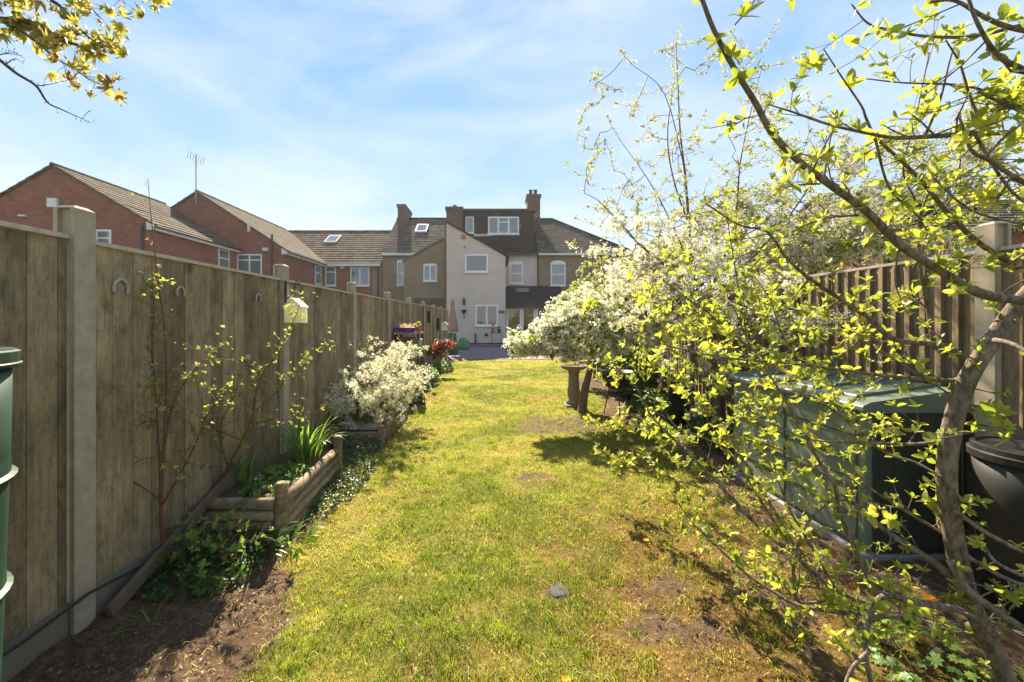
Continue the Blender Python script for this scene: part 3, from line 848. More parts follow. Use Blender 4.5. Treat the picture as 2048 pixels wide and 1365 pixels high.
def leafy_patch(name, label, cx, cy, z0, rx, ry, hgt, n, sc_, mat, cat='plant', temps=None, kind=None, flowers=0, group=None):
    th = RNG.uniform(0, 2 * np.pi, n); r_ = np.sqrt(RNG.uniform(0, 1, n))
    x = cx + rx * r_ * np.cos(th); y = cy + ry * r_ * np.sin(th)
    z = z0 + hgt * (1 - r_ ** 2) ** .5 * RNG.uniform(.15, 1, n) ** .6
    pos = np.stack([x, y, z], 1); dirs = np.stack([np.cos(th) * r_ * .8 + RNG.normal(0, .3, n), np.sin(th) * r_ * .8 + RNG.normal(0, .3, n), np.ones(n)], 1)
    V, F, A = scatter(temps or ROS_SMALL, pos, dirs, RNG.uniform(.6, 1.15, n) * sc_)
    o = None
    if cat:
        if flowers:
            root = thing(name, label, cat, (cx, cy, z0), group)
            np_mesh('leaves', V, F, mat, root, attr=A)
            k = RNG.choice(n, flowers, replace=False)
            p2 = pos[k] + np.array([[0, 0, .02]])
            V, F, A = scatter([flower(6, .5)], p2, dirs[k], np.full(flowers, .03))
            np_mesh('blossom', V, F, m_petal, root, attr=A)
            return root
        o = np_mesh(name, V, F, mat, attr=A); sv(o, label, cat, group)
    else:
        o = np_mesh(name, V, F, mat, attr=A); sv(o, label, kind='stuff')
    return o

leafy_patch('bedding_plant', 'low bright green leafy plant filling the middle of the raised bed', -1.74, 3.25, .24, .2, .28, .09, 200, .05, m_leaf_mid, flowers=8)
leafy_patch('strawberry_plant', 'leafy plant with pale flowers at the front of the raised bed by the logs', -1.70, 2.95, .25, .17, .1, .07, 90, .05, m_leaf_mid, flowers=5)
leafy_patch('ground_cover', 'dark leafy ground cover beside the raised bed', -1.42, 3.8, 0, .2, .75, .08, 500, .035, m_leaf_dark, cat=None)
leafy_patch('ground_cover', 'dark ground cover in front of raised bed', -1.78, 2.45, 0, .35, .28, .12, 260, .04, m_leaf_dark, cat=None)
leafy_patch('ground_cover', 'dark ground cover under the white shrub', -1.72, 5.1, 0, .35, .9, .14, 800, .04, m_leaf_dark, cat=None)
leafy_patch('weed', 'small bright yellow-green weed at the edge of the bare soil', -1.63, 2.28, 0, .06, .05, .05, 22, .04, m_leaf)

# geranium-like lobed leaves, bottom right
def lobed():
    ps = []
    for i in range(7):
        v, f = leaf_t(.55, .62, .1, .1, SMALL_ROWS); ps.append((rot(v, 'z', -2.2 + i * .73), f))
    return tmerge(ps)
for i, (cx, cy, rx, ry, n, lab) in enumerate(((1.55, 1.30, .42, .26, 260, 'spread of lobed green leaves on the ground beneath the nearest fruit tree'), (1.95, 1.7, .3, .3, 150, 'lobed green leaves growing at the foot of the nearest fruit tree trunk'), (1.10, 1.15, .11, .09, 60, 'small patch of lobed leaves near the mossy bare earth'))):
    leafy_patch('geranium_plant', lab, cx, cy, 0, rx, ry, .16, n, .06, m_leaf_mid, temps=[lobed(), lobed()], group='lobed leaf plants under the fruit tree')

# dandelions / orange flowers
for i, (px_, py_, s_) in enumerate(((1292, 1082, .03), (1860, 1200, .05), (1132, 1362, .03), (1362, 1100, .018))):
    d_ = FPX * CAMZ / (py_ - 643) * .97
    x_, y_ = X(px_, d_), d_
    labs = ('orange dandelion flower open on the sunny lawn', 'large orange dandelion in shade beside the fruit tree trunk', 'orange dandelion at the near edge of the lawn', 'tiny orange dandelion bud beside the larger lawn flower')
    root = thing('dandelion', labs[i], 'flower', (x_, y_, 0), 'orange dandelions')
    mb = MB(); mb.tube([(x_, y_, -.01), (x_ + .004, y_, .03), (x_, y_, .045)], .002, 5); mb.build('stem', m_leaf_mid, root)
    v1, f1 = flower(12, .5); v2, f2 = flower(9, .35); v2[:, 2] += .12
    v, f = tmerge([(v1, f1), (v2, f2)])
    np_mesh('flower_head', v * s_ * 1.3 + np.array([x_, y_, .045]), f, m_orange, root, attr=np.full(len(v), .5))

# ================================================================== woody plants
def crom(pts, n=4):
    """Catmull-Rom through points (any tuple length)"""
    P_ = [np.array(p, float) for p in pts]; P_ = [2 * P_[0] - P_[1]] + P_ + [2 * P_[-1] - P_[-2]]
    o = []
    for i in range(1, len(P_) - 2):
        a, b, c, d = P_[i - 1:i + 3]
        for k in range(n):
            t_ = k / n
            o.append(.5 * (2 * b + (c - a) * t_ + (2 * a - 5 * b + 4 * c - d) * t_ ** 2 + (3 * b - a - 3 * c + d) * t_ ** 3))
    o.append(P_[-2]); return o

def cones(segs, sides=5):
    """vectorised truncated cones: rows (x0,y0,z0,x1,y1,z1,r0,r1)"""
    s_ = np.array(segs); p0, p1 = s_[:, :3], s_[:, 3:6]; d = p1 - p0
    M = basis(d, np.zeros(len(d)))
    th = np.arange(sides) * 2 * np.pi / sides; ring = np.stack([np.cos(th), np.sin(th), 0 * th], 1)
    rr = np.einsum('nij,kj->nki', M, ring)
    a = p0[:, None] + rr * s_[:, 6][:, None, None]; b = p1[:, None] + rr * s_[:, 7][:, None, None]
    V = np.concatenate([a, b], 1).reshape(-1, 3)
    f = []
    for k in range(sides):
        k2 = (k + 1) % sides; f += [(k, k2, sides + k2), (k, sides + k2, sides + k)]
    F = (np.array(f)[None] + (np.arange(len(s_)) * 2 * sides)[:, None, None]).reshape(-1, 3)
    return V, F, np.full(len(V), .5)

def colonize(roots, targets, step=.09, wob=.25, r_tip=.0022, expo=.46, rmax=None):
    """grow twigs from root polylines to every target; returns segs and per-node (pos, dir, radius)"""
    nodes = []; par = []; base_r = []
    for poly in roots:
        prev = -1
        if len(poly[0]) > 4: pass
        for p in poly:
            nodes.append(np.array(p[:3])); par.append(prev); base_r.append(p[3] if len(p) > 3 else 0); prev = len(nodes) - 1
    r0n = len(nodes)
    P_ = np.zeros((r0n + 60000, 3)); P_[:r0n] = nodes; n = r0n
    anchors = np.arange(r0n)
    rp_ = P_[:r0n]
    dist = [np.min(np.linalg.norm(rp_ - t_, axis=1)) for t_ in targets]
    order = np.argsort(dist)
    tips = []
    for ti in order:
        t_ = targets[ti]
        dd = np.linalg.norm(P_[:n] - t_, axis=1)
        # prefer attachments nearer the root so twigs run outwards
        j = int(np.argmin(dd + 0.0))
        D = t_ - P_[j]; L = np.linalg.norm(D)
        k = max(1, int(L / step)); cur = P_[j].copy(); prev = j
        for q in range(1, k + 1):
            f_ = q / k; tgt = P_[j] + D * f_ + (RNG.normal(0, wob * step, 3) if q < k else 0)
            tgt = tgt + np.array([0, 0, -.12 * L * math.sin(math.pi * f_) * .5]) if q < k else tgt
            P_[n] = tgt; par.append(prev); base_r.append(0); prev = n; n += 1
        tips.append(prev)
    cnt = np.zeros(n)
    for t_ in tips: cnt[t_] += 1
    for i in range(n - 1, -1, -1):
        if par[i] >= 0: cnt[par[i]] += cnt[i]
    rad = r_tip * np.maximum(cnt, .6) ** expo
    for i in range(r0n):
        if base_r[i] > 0: rad[i] = base_r[i]
    segs = []; dirs = np.zeros((n, 3))
    for i in range(n):
        p = par[i]
        if p < 0: continue
        dv_ = P_[i] - P_[p]; dirs[i] = dv_
        r_a = rad[p] if not (i >= r0n and p < r0n) else min(rad[p], rad[i] * 1.5)
        segs.append((*P_[p], *P_[i], min(r_a, rad[i] * 2.2), rad[i]))
    return segs, P_[:n], dirs, rad, np.array(tips)

def ellipsoid(n, c, r, shell=.5):
    v = RNG.normal(0, 1, (n, 3)); v /= np.linalg.norm(v, axis=1, keepdims=True)
    return np.array(c) + v * (RNG.uniform(shell, 1, (n, 1))) * np.array(r)

# --- T1 : white blossom pear in mid garden
root = thing('pear_tree', 'low spreading pear tree thick with white blossom behind the stone bird bath', 'tree', (1.45, 6.75, 0))
trunk = crom([(1.45, 6.72, -.1, .085), (1.48, 6.72, .25, .072), (1.56, 6.75, .6, .062), (1.68, 6.8, .95, .055), (1.85, 6.75, 1.3, .045), (2.0, 6.7, 1.7, .035), (2.05, 6.6, 2.0, .02)])
l1 = crom([(1.62, 6.78, .8, .045), (1.3, 6.5, 1.05, .032), (.9, 6.35, 1.2, .022), (.48, 6.2, 1.22, .012), (.2, 6.1, 1.12, .006)])
l2 = crom([(1.85, 6.75, 1.3, .04), (2.3, 6.3, 1.5, .03), (2.7, 6.0, 1.75, .02), (2.95, 5.8, 2.1, .01)])
l3 = crom([(1.75, 6.78, 1.1, .03), (1.6, 7.2, 1.6, .02), (1.4, 7.5, 2.0, .012)])
l4 = crom([(1.8, 6.75, 1.2, .035), (2.2, 7.2, 1.5, .025), (2.7, 7.6, 1.8, .012)])
roots = [trunk, l1, l2, l3, l4]
T = np.concatenate([
    ellipsoid(130, (.54, 6.2, 1.16), (.5, .45, .25), .1), ellipsoid(150, (1.0, 6.3, 1.38), (.48, .6, .45), .1),
    ellipsoid(150, (1.65, 6.5, 1.55), (.72, .85, .48), .3), ellipsoid(110, (2.15, 6.7, 1.95), (.6, .8, .36), .3),
    ellipsoid(140, (2.55, 6.3, 1.6), (.6, .8, .62), .3), ellipsoid(60, (1.5, 6.4, 1.05), (.6, .5, .18), .2), ellipsoid(110, (2.75, 6.1, 2.3), (.6, .8, .5), .3), ellipsoid(40, (1.35, 6.6, 1.75), (.4, .5, .3), .2), ellipsoid(80, (2.4, 5.9, 2.35), (.5, .6, .3), .2)])
T = T[T[:, 2] > .75]
segs, ND, DR, RD, TP = colonize(roots, T)
V, F, A = cones(segs, 6); np_mesh('trunk', V, F, m_bark_pear, root, attr=A, smooth=True)
thin = np.nonzero(RD < .006)[0]
def flower_crown(root, idx, ND, DR, nf, fs, nl, ls, spread=.05, leafm=None, petal=None, temps=None, up=1.1, heads=0):
    if nf:
        if heads:      # blossom gathers in heads round twig ends, leaving gaps between
            hk = RNG.choice(idx, heads); k = RNG.choice(hk, nf)
        else: k = RNG.choice(idx, nf)
        pos = ND[k] + RNG.normal(0, spread, (nf, 3))
        dirs = RNG.normal(0, .5, (nf, 3)) + np.array([[0, 0, up]])
        V, F, A = scatter(temps or CLUMPS, pos, dirs, RNG.uniform(.6, 1.25, nf) * fs)
        np_mesh('blossom', V, F, petal or m_petal, root, attr=A)
    if nl:
        k = RNG.choice(idx, nl); pos = ND[k] + RNG.normal(0, spread * .6, (nl, 3))
        dirs = RNG.normal(0, .6, (nl, 3)) + np.array([[0, 0, .8]])
        V, F, A = scatter(ROS_SMALL, pos, dirs, RNG.uniform(.6, 1.2, nl) * ls)
        np_mesh('crown', V, F, leafm or m_leaf_pear, root, attr=A)
flower_crown(root, thin, ND, DR, 8200, .056, 6600, .058, .045, heads=860)

# --- T2 : tall slender tree with sparse buds
root = thing('plum_tree', 'tall slender tree with upright bud-dotted shoots rising against the sky', 'tree', (2.85, 5.3, 0))
D2 = 5.3
def pl(pts, d=D2):
    return crom([(X(a, e), e, Z(b, e), r) for (a, b, r, e) in [(p[0], p[1], p[2], p[3] if len(p) > 3 else d) for p in pts]], 4)
roots = [
    pl([(1440, 890, .07), (1438, 830, .06), (1432, 760, .05), (1420, 690, .042), (1400, 620, .036), (1385, 540, .028), (1378, 450, .02), (1370, 350, .014), (1360, 260, .01), (1356, 170, .006), (1352, 90, .003)]),
    pl([(1420, 690, .03), (1400, 600, .024), (1340, 540, .018, 5.2), (1280, 490, .013, 5.0), (1235, 440, .009, 4.9), (1195, 400, .005, 4.8)]),
    pl([(1400, 620, .026), (1440, 540, .02, 5.4), (1470, 440, .015, 5.5), (1480, 330, .009, 5.5), (1500, 230, .006, 5.5), (1525, 130, .003, 5.5)]),
    pl([(1378, 450, .014), (1350, 370, .010, 5.1), (1335, 280, .007, 5.0), (1345, 180, .004, 5.0)]),
    pl([(1385, 540, .012), (1330, 420, .008, 5.6), (1290, 350, .006, 5.7), (1240, 280, .003, 5.8), (1215, 235, .002, 5.8)]),
    pl([(1400, 620, .02), (1500, 520, .016, 5.2), (1580, 430, .011, 5.1), (1640, 330, .007, 5.1), (1660, 230, .004, 5.1)]),
    pl([(1372, 350, .008), (1330, 190, .005, 5.2), (1265, 130, .003, 5.1), (1240, 100, .002, 5.1)])]
T = []
def plume(a, b, n, sx, sz, d=D2, dd=.35):
    for i in range(n):
        t_ = random.random(); px_ = a[0] + (b[0] - a[0]) * t_ + random.gauss(0, sx); py_ = a[1] + (b[1] - a[1]) * t_ + random.gauss(0, sz)
        e = d + random.gauss(0, dd); T.append(P(px_, py_, e))
plume((1350, 80), (1385, 540), 70, 22, 20); plume((1520, 100), (1440, 540), 60, 28, 30); plume((1200, 400), (1400, 600), 80, 22, 25)
plume((1190, 150), (1370, 330), 34, 14, 14); plume((1160, 260), (1370, 400), 34, 20, 20); plume((1160, 350), (1360, 470), 46, 25, 18); plume((1290, 420), (1620, 330), 80, 50, 50); plume((1210, 480), (1340, 600), 90, 30, 35, 4.9, .35); plume((1520, 250), (1700, 450), 60, 40, 50)
plume((1280, 560), (1500, 560), 120, 60, 50); plume((1330, 680), (1500, 640), 90, 50, 50, 4.9, .3); plume((1260, 470), (1520, 470), 90, 60, 45); plume((1660, 200), (1500, 520), 60, 45, 40); plume((1450, 90), (1560, 130), 16, 40, 20)
T = np.array(T); T = np.concatenate([T, ellipsoid(90, (2.75, 4.2, 1.75), (.3, .75, .42), .2), ellipsoid(40, (2.75, 3.6, 1.55), (.28, .5, .16), .1)]); T = T[(T[:, 0] < 4.4)]
segs, ND, DR, RD, TP = colonize(roots, T, step=.09, wob=.10, r_tip=.0015, expo=.42)
V, F, A = cones(segs, 6); np_mesh('trunk', V, F, m_bark_pear, root, attr=A, smooth=True)
thin = np.nonzero(RD < .0034)[0]
flower_crown(root, thin, ND, DR, 6500, .023, 5500, .032, .028, m_leaf_bud, m_petal_tan, CLUMPS_SMALL, .6)
low = thin[ND[thin, 2] < 2.7]
k = RNG.choice(low[RNG.integers(0, len(low), 420)], 3600); pos = ND[k] + RNG.normal(0, .045, (3600, 3))
V, F, A = scatter(CLUMPS, pos, RNG.normal(0, .5, (3600, 3)) + np.array([[0, 0, 1.]]), RNG.uniform(.5, 1.1, 3600) * .046)
np_mesh('blossom', V, F, m_petal, root, attr=A)

# --- T3 : neighbour's blossom tree over the right fence
root = thing('cherry_tree', 'wide white blossom tree in the next garden rising over the right-hand fence', 'tree', (5.0, 6.4, 0))
roots = [crom([(5.0, 6.4, -.1, .1), (5.0, 6.4, 1.0, .085), (4.95, 6.3, 1.8, .07), (4.9, 6.2, 2.5, .05), (4.8, 6.1, 3.3, .03)]),
         crom([(4.95, 6.3, 1.8, .05), (4.4, 6.0, 2.4, .035), (3.9, 5.7, 2.8, .02)]), crom([(4.9, 6.2, 2.3, .05), (5.6, 5.6, 2.8, .03), (6.2, 5.2, 3.1, .02)]),
         crom([(4.95, 6.3, 1.6, .05), (5.1, 5.4, 2.2, .035), (5.0, 4.6, 2.6, .02)])]
T = np.concatenate([ellipsoid(200, (4.3, 6.2, 2.75), (1.4, 1.1, .8), .3), ellipsoid(140, (5.5, 5.6, 2.9), (1.2, 1.0, .8), .3), ellipsoid(90, (4.6, 5.0, 2.6), (.9, .8, .5), .3), ellipsoid(45, (5.2, 5.8, 3.8), (1.3, .9, .6), .2), ellipsoid(150, (4.0, 4.7, 2.55), (.75, 1.0, .5), .2), ellipsoid(120, (5.2, 4.3, 3.2), (1.0, .8, .8), .2), ellipsoid(90, (3.9, 6.4, 3.3), (.9, 1, .5), .2)])
segs, ND, DR, RD, TP = colonize(roots, T, r_tip=.0022)
V, F, A = cones(segs, 5); np_mesh('trunk', V, F, m_bark_dark, root, attr=A, smooth=True)
thin = np.nonzero(RD < .006)[0]
flower_crown(root, thin, ND, DR, 8500, .046, 5600, .05, .06, heads=1000, petal=m_petal_dull)

# --- T5 : feathery yellow-green shrub near the house
root = thing('leafy_bush', 'upright pale yellow-green bush beyond the blossom near the house', 'bush', (2.6, 10.5, 0))
roots = [crom([(2.6, 10.5, -.1, .04), (2.6, 10.5, 1.0, .03), (2.55, 10.5, 2.0, .02), (2.5, 10.5, 3.0, .01)]), crom([(2.6, 10.5, .8, .03), (3.1, 10.6, 1.8, .02), (3.5, 10.7, 2.6, .01)]), crom([(2.6, 10.5, .6, .03), (2.1, 10.3, 1.5, .02), (1.8, 10.2, 2.2, .01)])]
T = np.concatenate([ellipsoid(110, (2.6, 10.5, 2.35), (.62, .6, 1.0), .2), ellipsoid(90, (3.3, 10.6, 2.0), (.6, .6, .9), .2), ellipsoid(80, (1.95, 10.3, 1.7), (.4, .5, .75), .2)])
segs, ND, DR, RD, TP = colonize(roots, T, r_tip=.002)
V, F, A = cones(segs, 4); np_mesh('stem', V, F, m_bark_dark, root, attr=A)
thin = np.nonzero(RD < .006)[0]
flower_crown(root, thin, ND, DR, 300, .05, 3800, .07, .05, m_leaf_bud)

# dark evergreen hedge along the right side behind the pear
root = thing('evergreen_shrub', 'dark leafy shrub in shade against the right fence behind the pear trunk', 'shrub', (2.7, 8.3, 0))
n = 3000
pos = ellipsoid(n, (2.65, 8.3, .75), (.45, 1.5, .75), .5); pos[:, 2] = np.abs(pos[:, 2])
V, F, A = scatter(ROS_SMALL, pos, RNG.normal(0, .6, (n, 3)) + np.array([[0, 0, .8]]), RNG.uniform(.05, .09, n))
np_mesh('crown', V, F, m_leaf_dark, root, attr=A)
mb = MB(); mb.tube([(2.7, 8.3, -.1), (2.7, 8.3, .7)], [.04, .02], 8); mb.build('trunk', m_bark_dark, root)

# --- white spirea-like shrub on the left
root = thing('spirea_shrub', 'bushy shrub covered in tiny white flowers against the left fence', 'shrub', (-1.8, 5.75, 0))
segs = []; tipsP = []
for i in range(210):
    a = random.uniform(0, 2 * math.pi); el = random.uniform(40, 90); L = (.55 + .92 * (el - 40) / 50) * random.uniform(.85, 1.08); el = R(el); p = Vector((-1.88 + random.gauss(0, .08), 5.65 + random.gauss(0, .2), 0))
    if math.cos(a) < -.2: L *= .6
    K = 9
    for k in range(K):
        q = p + Vector((math.cos(a) * math.cos(el), math.sin(a) * math.cos(el) * 1.2, math.sin(el))) * (L / K)
        q += Vector((random.gauss(0, .012), random.gauss(0, .012), 0))
        if q.x < XF + .06: q.x = XF + .06
        segs.append((*p, *q, .004 * (1 - k / K) + .0012, .004 * (1 - (k + 1) / K) + .0012))
        if k >= 3: tipsP.append(((p + q) / 2, (q - p), k))
        if k >= 4 and random.random() < .8:
            s2 = q; a2 = a + random.uniform(-1.2, 1.2)
            for kk in range(3):
                s3 = s2 + Vector((math.cos(a2), math.sin(a2), random.uniform(-.1, .9))) * .05
                if s3.x < XF + .06: s3.x = XF + .06
                segs.append((*s2, *s3, .0016, .001)); tipsP.append((s3, s3 - s2, 6)); s2 = s3
        p = q; el -= .12 * random.uniform(.3, 1.5)
V, F, A = cones(segs, 4); np_mesh('stem', V, F, m_red_stem, root, attr=A)
TPp = np.array([tuple(t_[0]) for t_ in tipsP]); hi = np.array([t_[0].z > .42 or random.random() < .3 for t_ in tipsP])
cand = np.nonzero(hi)[0]
n = 13000; k = RNG.choice(cand[RNG.integers(0, len(cand), 1500)], n); pos = TPp[k] + RNG.normal(0, .02, (n, 3)); pos[:, 0] = np.maximum(pos[:, 0], XF + .05)
V, F, A = scatter(CLUMPS_SMALL, pos, RNG.normal(0, .5, (n, 3)) + np.array([[0, 0, 1.]]), RNG.uniform(.014, .028, n)); np_mesh('blossom', V, F, m_petal, root, attr=A)
n = 5200; k = RNG.choice(len(TPp), n); pos = TPp[k] + RNG.normal(0, .02, (n, 3)); pos[:, 0] = np.maximum(pos[:, 0], XF + .05)
V, F, A = scatter(ROS_SMALL, pos, RNG.normal(0, .6, (n, 3)) + np.array([[0, 0, .8]]), RNG.uniform(.015, .032, n)); np_mesh('leaves', V, F, m_leaf_pear, root, attr=A)

# --- bare-stemmed shrubs against left fence
def stem_shrub(name, label, stems, loc, leaf_s, nper, bark, lm, side=.5, seed=1, cat='shrub', sides=7, temps=None, jit=.012, tw=(.04, .12), skip=0.12, part_name='stem', sub=0, bare=(), near_big=0, thin_near=1, far_big=0):
    random.seed(seed)
    root = thing(name, label, cat, loc); szc = 1
    mb = MB(); segs = []; pp = []; dd = []
    sz = []
    for si, st in enumerate(stems):
        bf = .22 if si in bare else 1
        c = crom([(*P(a, b, d_), r) for a, b, d_, r in st], 5)
        mb.cur = random.random()
        mb.tube([q[:3] for q in c], [max(q[3], .0012) for q in c], sides)
        for i in range(1, len(c)):
            q0, q1 = Vector(c[i - 1][:3]), Vector(c[i][:3]); tdir = (q1 - q0)
            if i / len(c) < skip: continue
            L = tdir.length; m_ = nper * L * bf * (thin_near if q0.y < 1.32 else 1)
            while len(sz) < len(pp): sz.append(szc)
            szc = (.5 if bf < 1 else 1) * (1 + near_big * max(0, min(1, (1.5 - q0.y) / .35))) * (1 + far_big * max(0, q0.y - 1.7))
            nn = int(m_) + (1 if random.random() < m_ - int(m_) else 0)
            for z_ in range(nn):
                p = q0.lerp(q1, random.random())
                if random.random() < side:   # twig
                    dv_ = (Vector((random.gauss(0, 1), random.gauss(0, 1), random.gauss(.3, 1))).normalized() + tdir.normalized() * .5).normalized()
                    lt = random.uniform(*tw); e = p + dv_ * lt; mid = p + dv_ * lt * .5 + Vector((random.gauss(0, .006), random.gauss(0, .006), random.gauss(0, .006)))
                    rr = min(.0028, max(.0011, c[i][3] * .5)) 
                    segs.append((*p, *mid, rr, rr * .8)); segs.append((*mid, *e, rr * .8, rr * .55))
                    pp.append(tuple(e)); dd.append(tuple(dv_ + Vector((0, 0, .5))))
                    for sb in range(sub if lt > .07 else 0):
                        p2 = mid.lerp(e, random.random()); d2 = (dv_ + Vector((random.gauss(0, .9), random.gauss(0, .9), random.gauss(.2, .7)))).normalized(); e2 = p2 + d2 * lt * random.uniform(.25, .6)
                        segs.append((*p2, *e2, rr * .6, rr * .4)); pp.append(tuple(e2)); dd.append(tuple(d2 + Vector((0, 0, .5))))
                    if lt > .08 and random.random() < .75: pp.append(tuple(mid)); dd.append((random.gauss(0, 1), random.gauss(0, 1), .6))
                else:
                    nv = Vector((random.gauss(0, 1), random.gauss(0, 1), random.gauss(.2, 1))).normalized()
                    pp.append(tuple(p + nv * (c[i][3] + .004))); dd.append(tuple(nv + Vector((0, 0, .4))))
        e = Vector(c[-1][:3]); pp.append(tuple(e)); dd.append(tuple(e - Vector(c[-2][:3])))
        while len(sz) < len(pp): sz.append(szc)
    for q in segs:
        p0_, p1_ = Vector(q[:3]), Vector(q[3:6])
        if (p1_ - p0_).length > 1e-5: mb.tube([p0_ - (p1_ - p0_) * .04, p1_], [q[6], q[7]], 5, caps=False)
    mb.build(part_name, bark, root, smooth=True)
    pp = np.array(pp); dd = np.array(dd); n = len(pp)
    sc_ = RNG.uniform(.4, 1.15, n) * leaf_s * np.array(sz[:n])
    V, F, A = scatter(temps or ROS_BIG, pp, dd, sc_)
    np_mesh('leaves', V, F, lm, root, attr=A)
    return root

stem_shrub('raspberry_bush', 'leggy shrub with one very tall bare shoot and red-brown stems against the fence',
    [[(330, 1125, 2.42, .012), (322, 1040, 2.4, .010), (325, 940, 2.4, .008), (330, 850, 2.4, .007), (333, 750, 2.4, .006), (328, 650, 2.4, .005), (316, 560, 2.4, .004), (306, 470, 2.38, .003), (300, 410, 2.36, .002), (296, 358, 2.35, .0015)],
     [(322, 1020, 2.4, .008), (318, 900, 2.38, .006), (312, 800, 2.36, .005), (305, 700, 2.35, .004), (308, 610, 2.35, .003), (303, 560, 2.35, .002)],
     [(325, 1010, 2.4, .007), (360, 950, 2.45, .006), (395, 880, 2.5, .005), (420, 820, 2.55, .004), (455, 770, 2.6, .002)],
     [(322, 1000, 2.4, .005), (260, 960, 2.3, .004), (190, 935, 2.2, .003), (85, 902, 2.05, .0015)],
     [(330, 1060, 2.4, .005), (380, 1050, 2.4, .003), (420, 1075, 2.4, .002), (440, 1110, 2.4, .001)],
     [(328, 900, 2.4, .004), (350, 800, 2.42, .003), (390, 740, 2.45, .0025), (440, 690, 2.5, .0012)]],
    (X(330, 2.42), 2.42, 0), .027, 70, m_red_stem, m_leaf_bud, .55, 3, skip=.2, sub=2, bare=(0, 3), tw=(.04, .16))
stem_shrub('currant_bush', 'second leggy shrub with spreading stems and fresh buds behind the raised bed corner',
    [[(430, 985, 3.0, .011), (455, 935, 3.0, .009), (490, 870, 3.05, .008), (507, 826, 3.1, .007), (512, 786, 3.1, .006), (529, 742, 3.15, .005), (551, 716, 3.2, .004), (582, 654, 3.25, .003), (604, 597, 3.3, .0015)],
     [(507, 826, 3.1, .005), (551, 786, 3.15, .004), (578, 751, 3.2, .003), (622, 712, 3.3, .002), (650, 690, 3.3, .001)],
     [(455, 935, 3.0, .006), (440, 860, 2.95, .004), (470, 790, 2.95, .003), (478, 740, 2.95, .0015)],
     [(500, 850, 3.05, .004), (560, 838, 3.0, .003), (610, 835, 3.0, .0015)], [(480, 880, 3.0, .004), (420, 850, 2.9, .003), (385, 800, 2.85, .0015)]],
    (X(430, 3.0), 3.0, 0), .028, 60, m_red_stem, m_leaf_bud, .55, 4, skip=.12, sub=2, tw=(.04, .16))

stem_shrub('bramble', 'low bramble sprays with serrated pale leaves trailing in front of the log bed',
    [[(350, 1090, 2.45, .005), (380, 1048, 2.42, .004), (430, 1040, 2.4, .003), (490, 1048, 2.4, .0015)], [(350, 1090, 2.45, .005), (400, 1085, 2.35, .004), (450, 1100, 2.3, .003), (485, 1150, 2.28, .0015)],
     [(350, 1090, 2.45, .005), (370, 1130, 2.35, .003), (400, 1165, 2.25, .0015)], [(480, 1090, 2.5, .004), (530, 1075, 2.5, .003), (590, 1100, 2.5, .0015)]],
    (X(350, 2.45), 2.45, 0), .05, 34, m_red_stem, m_leaf_mid, .6, 12, skip=0)
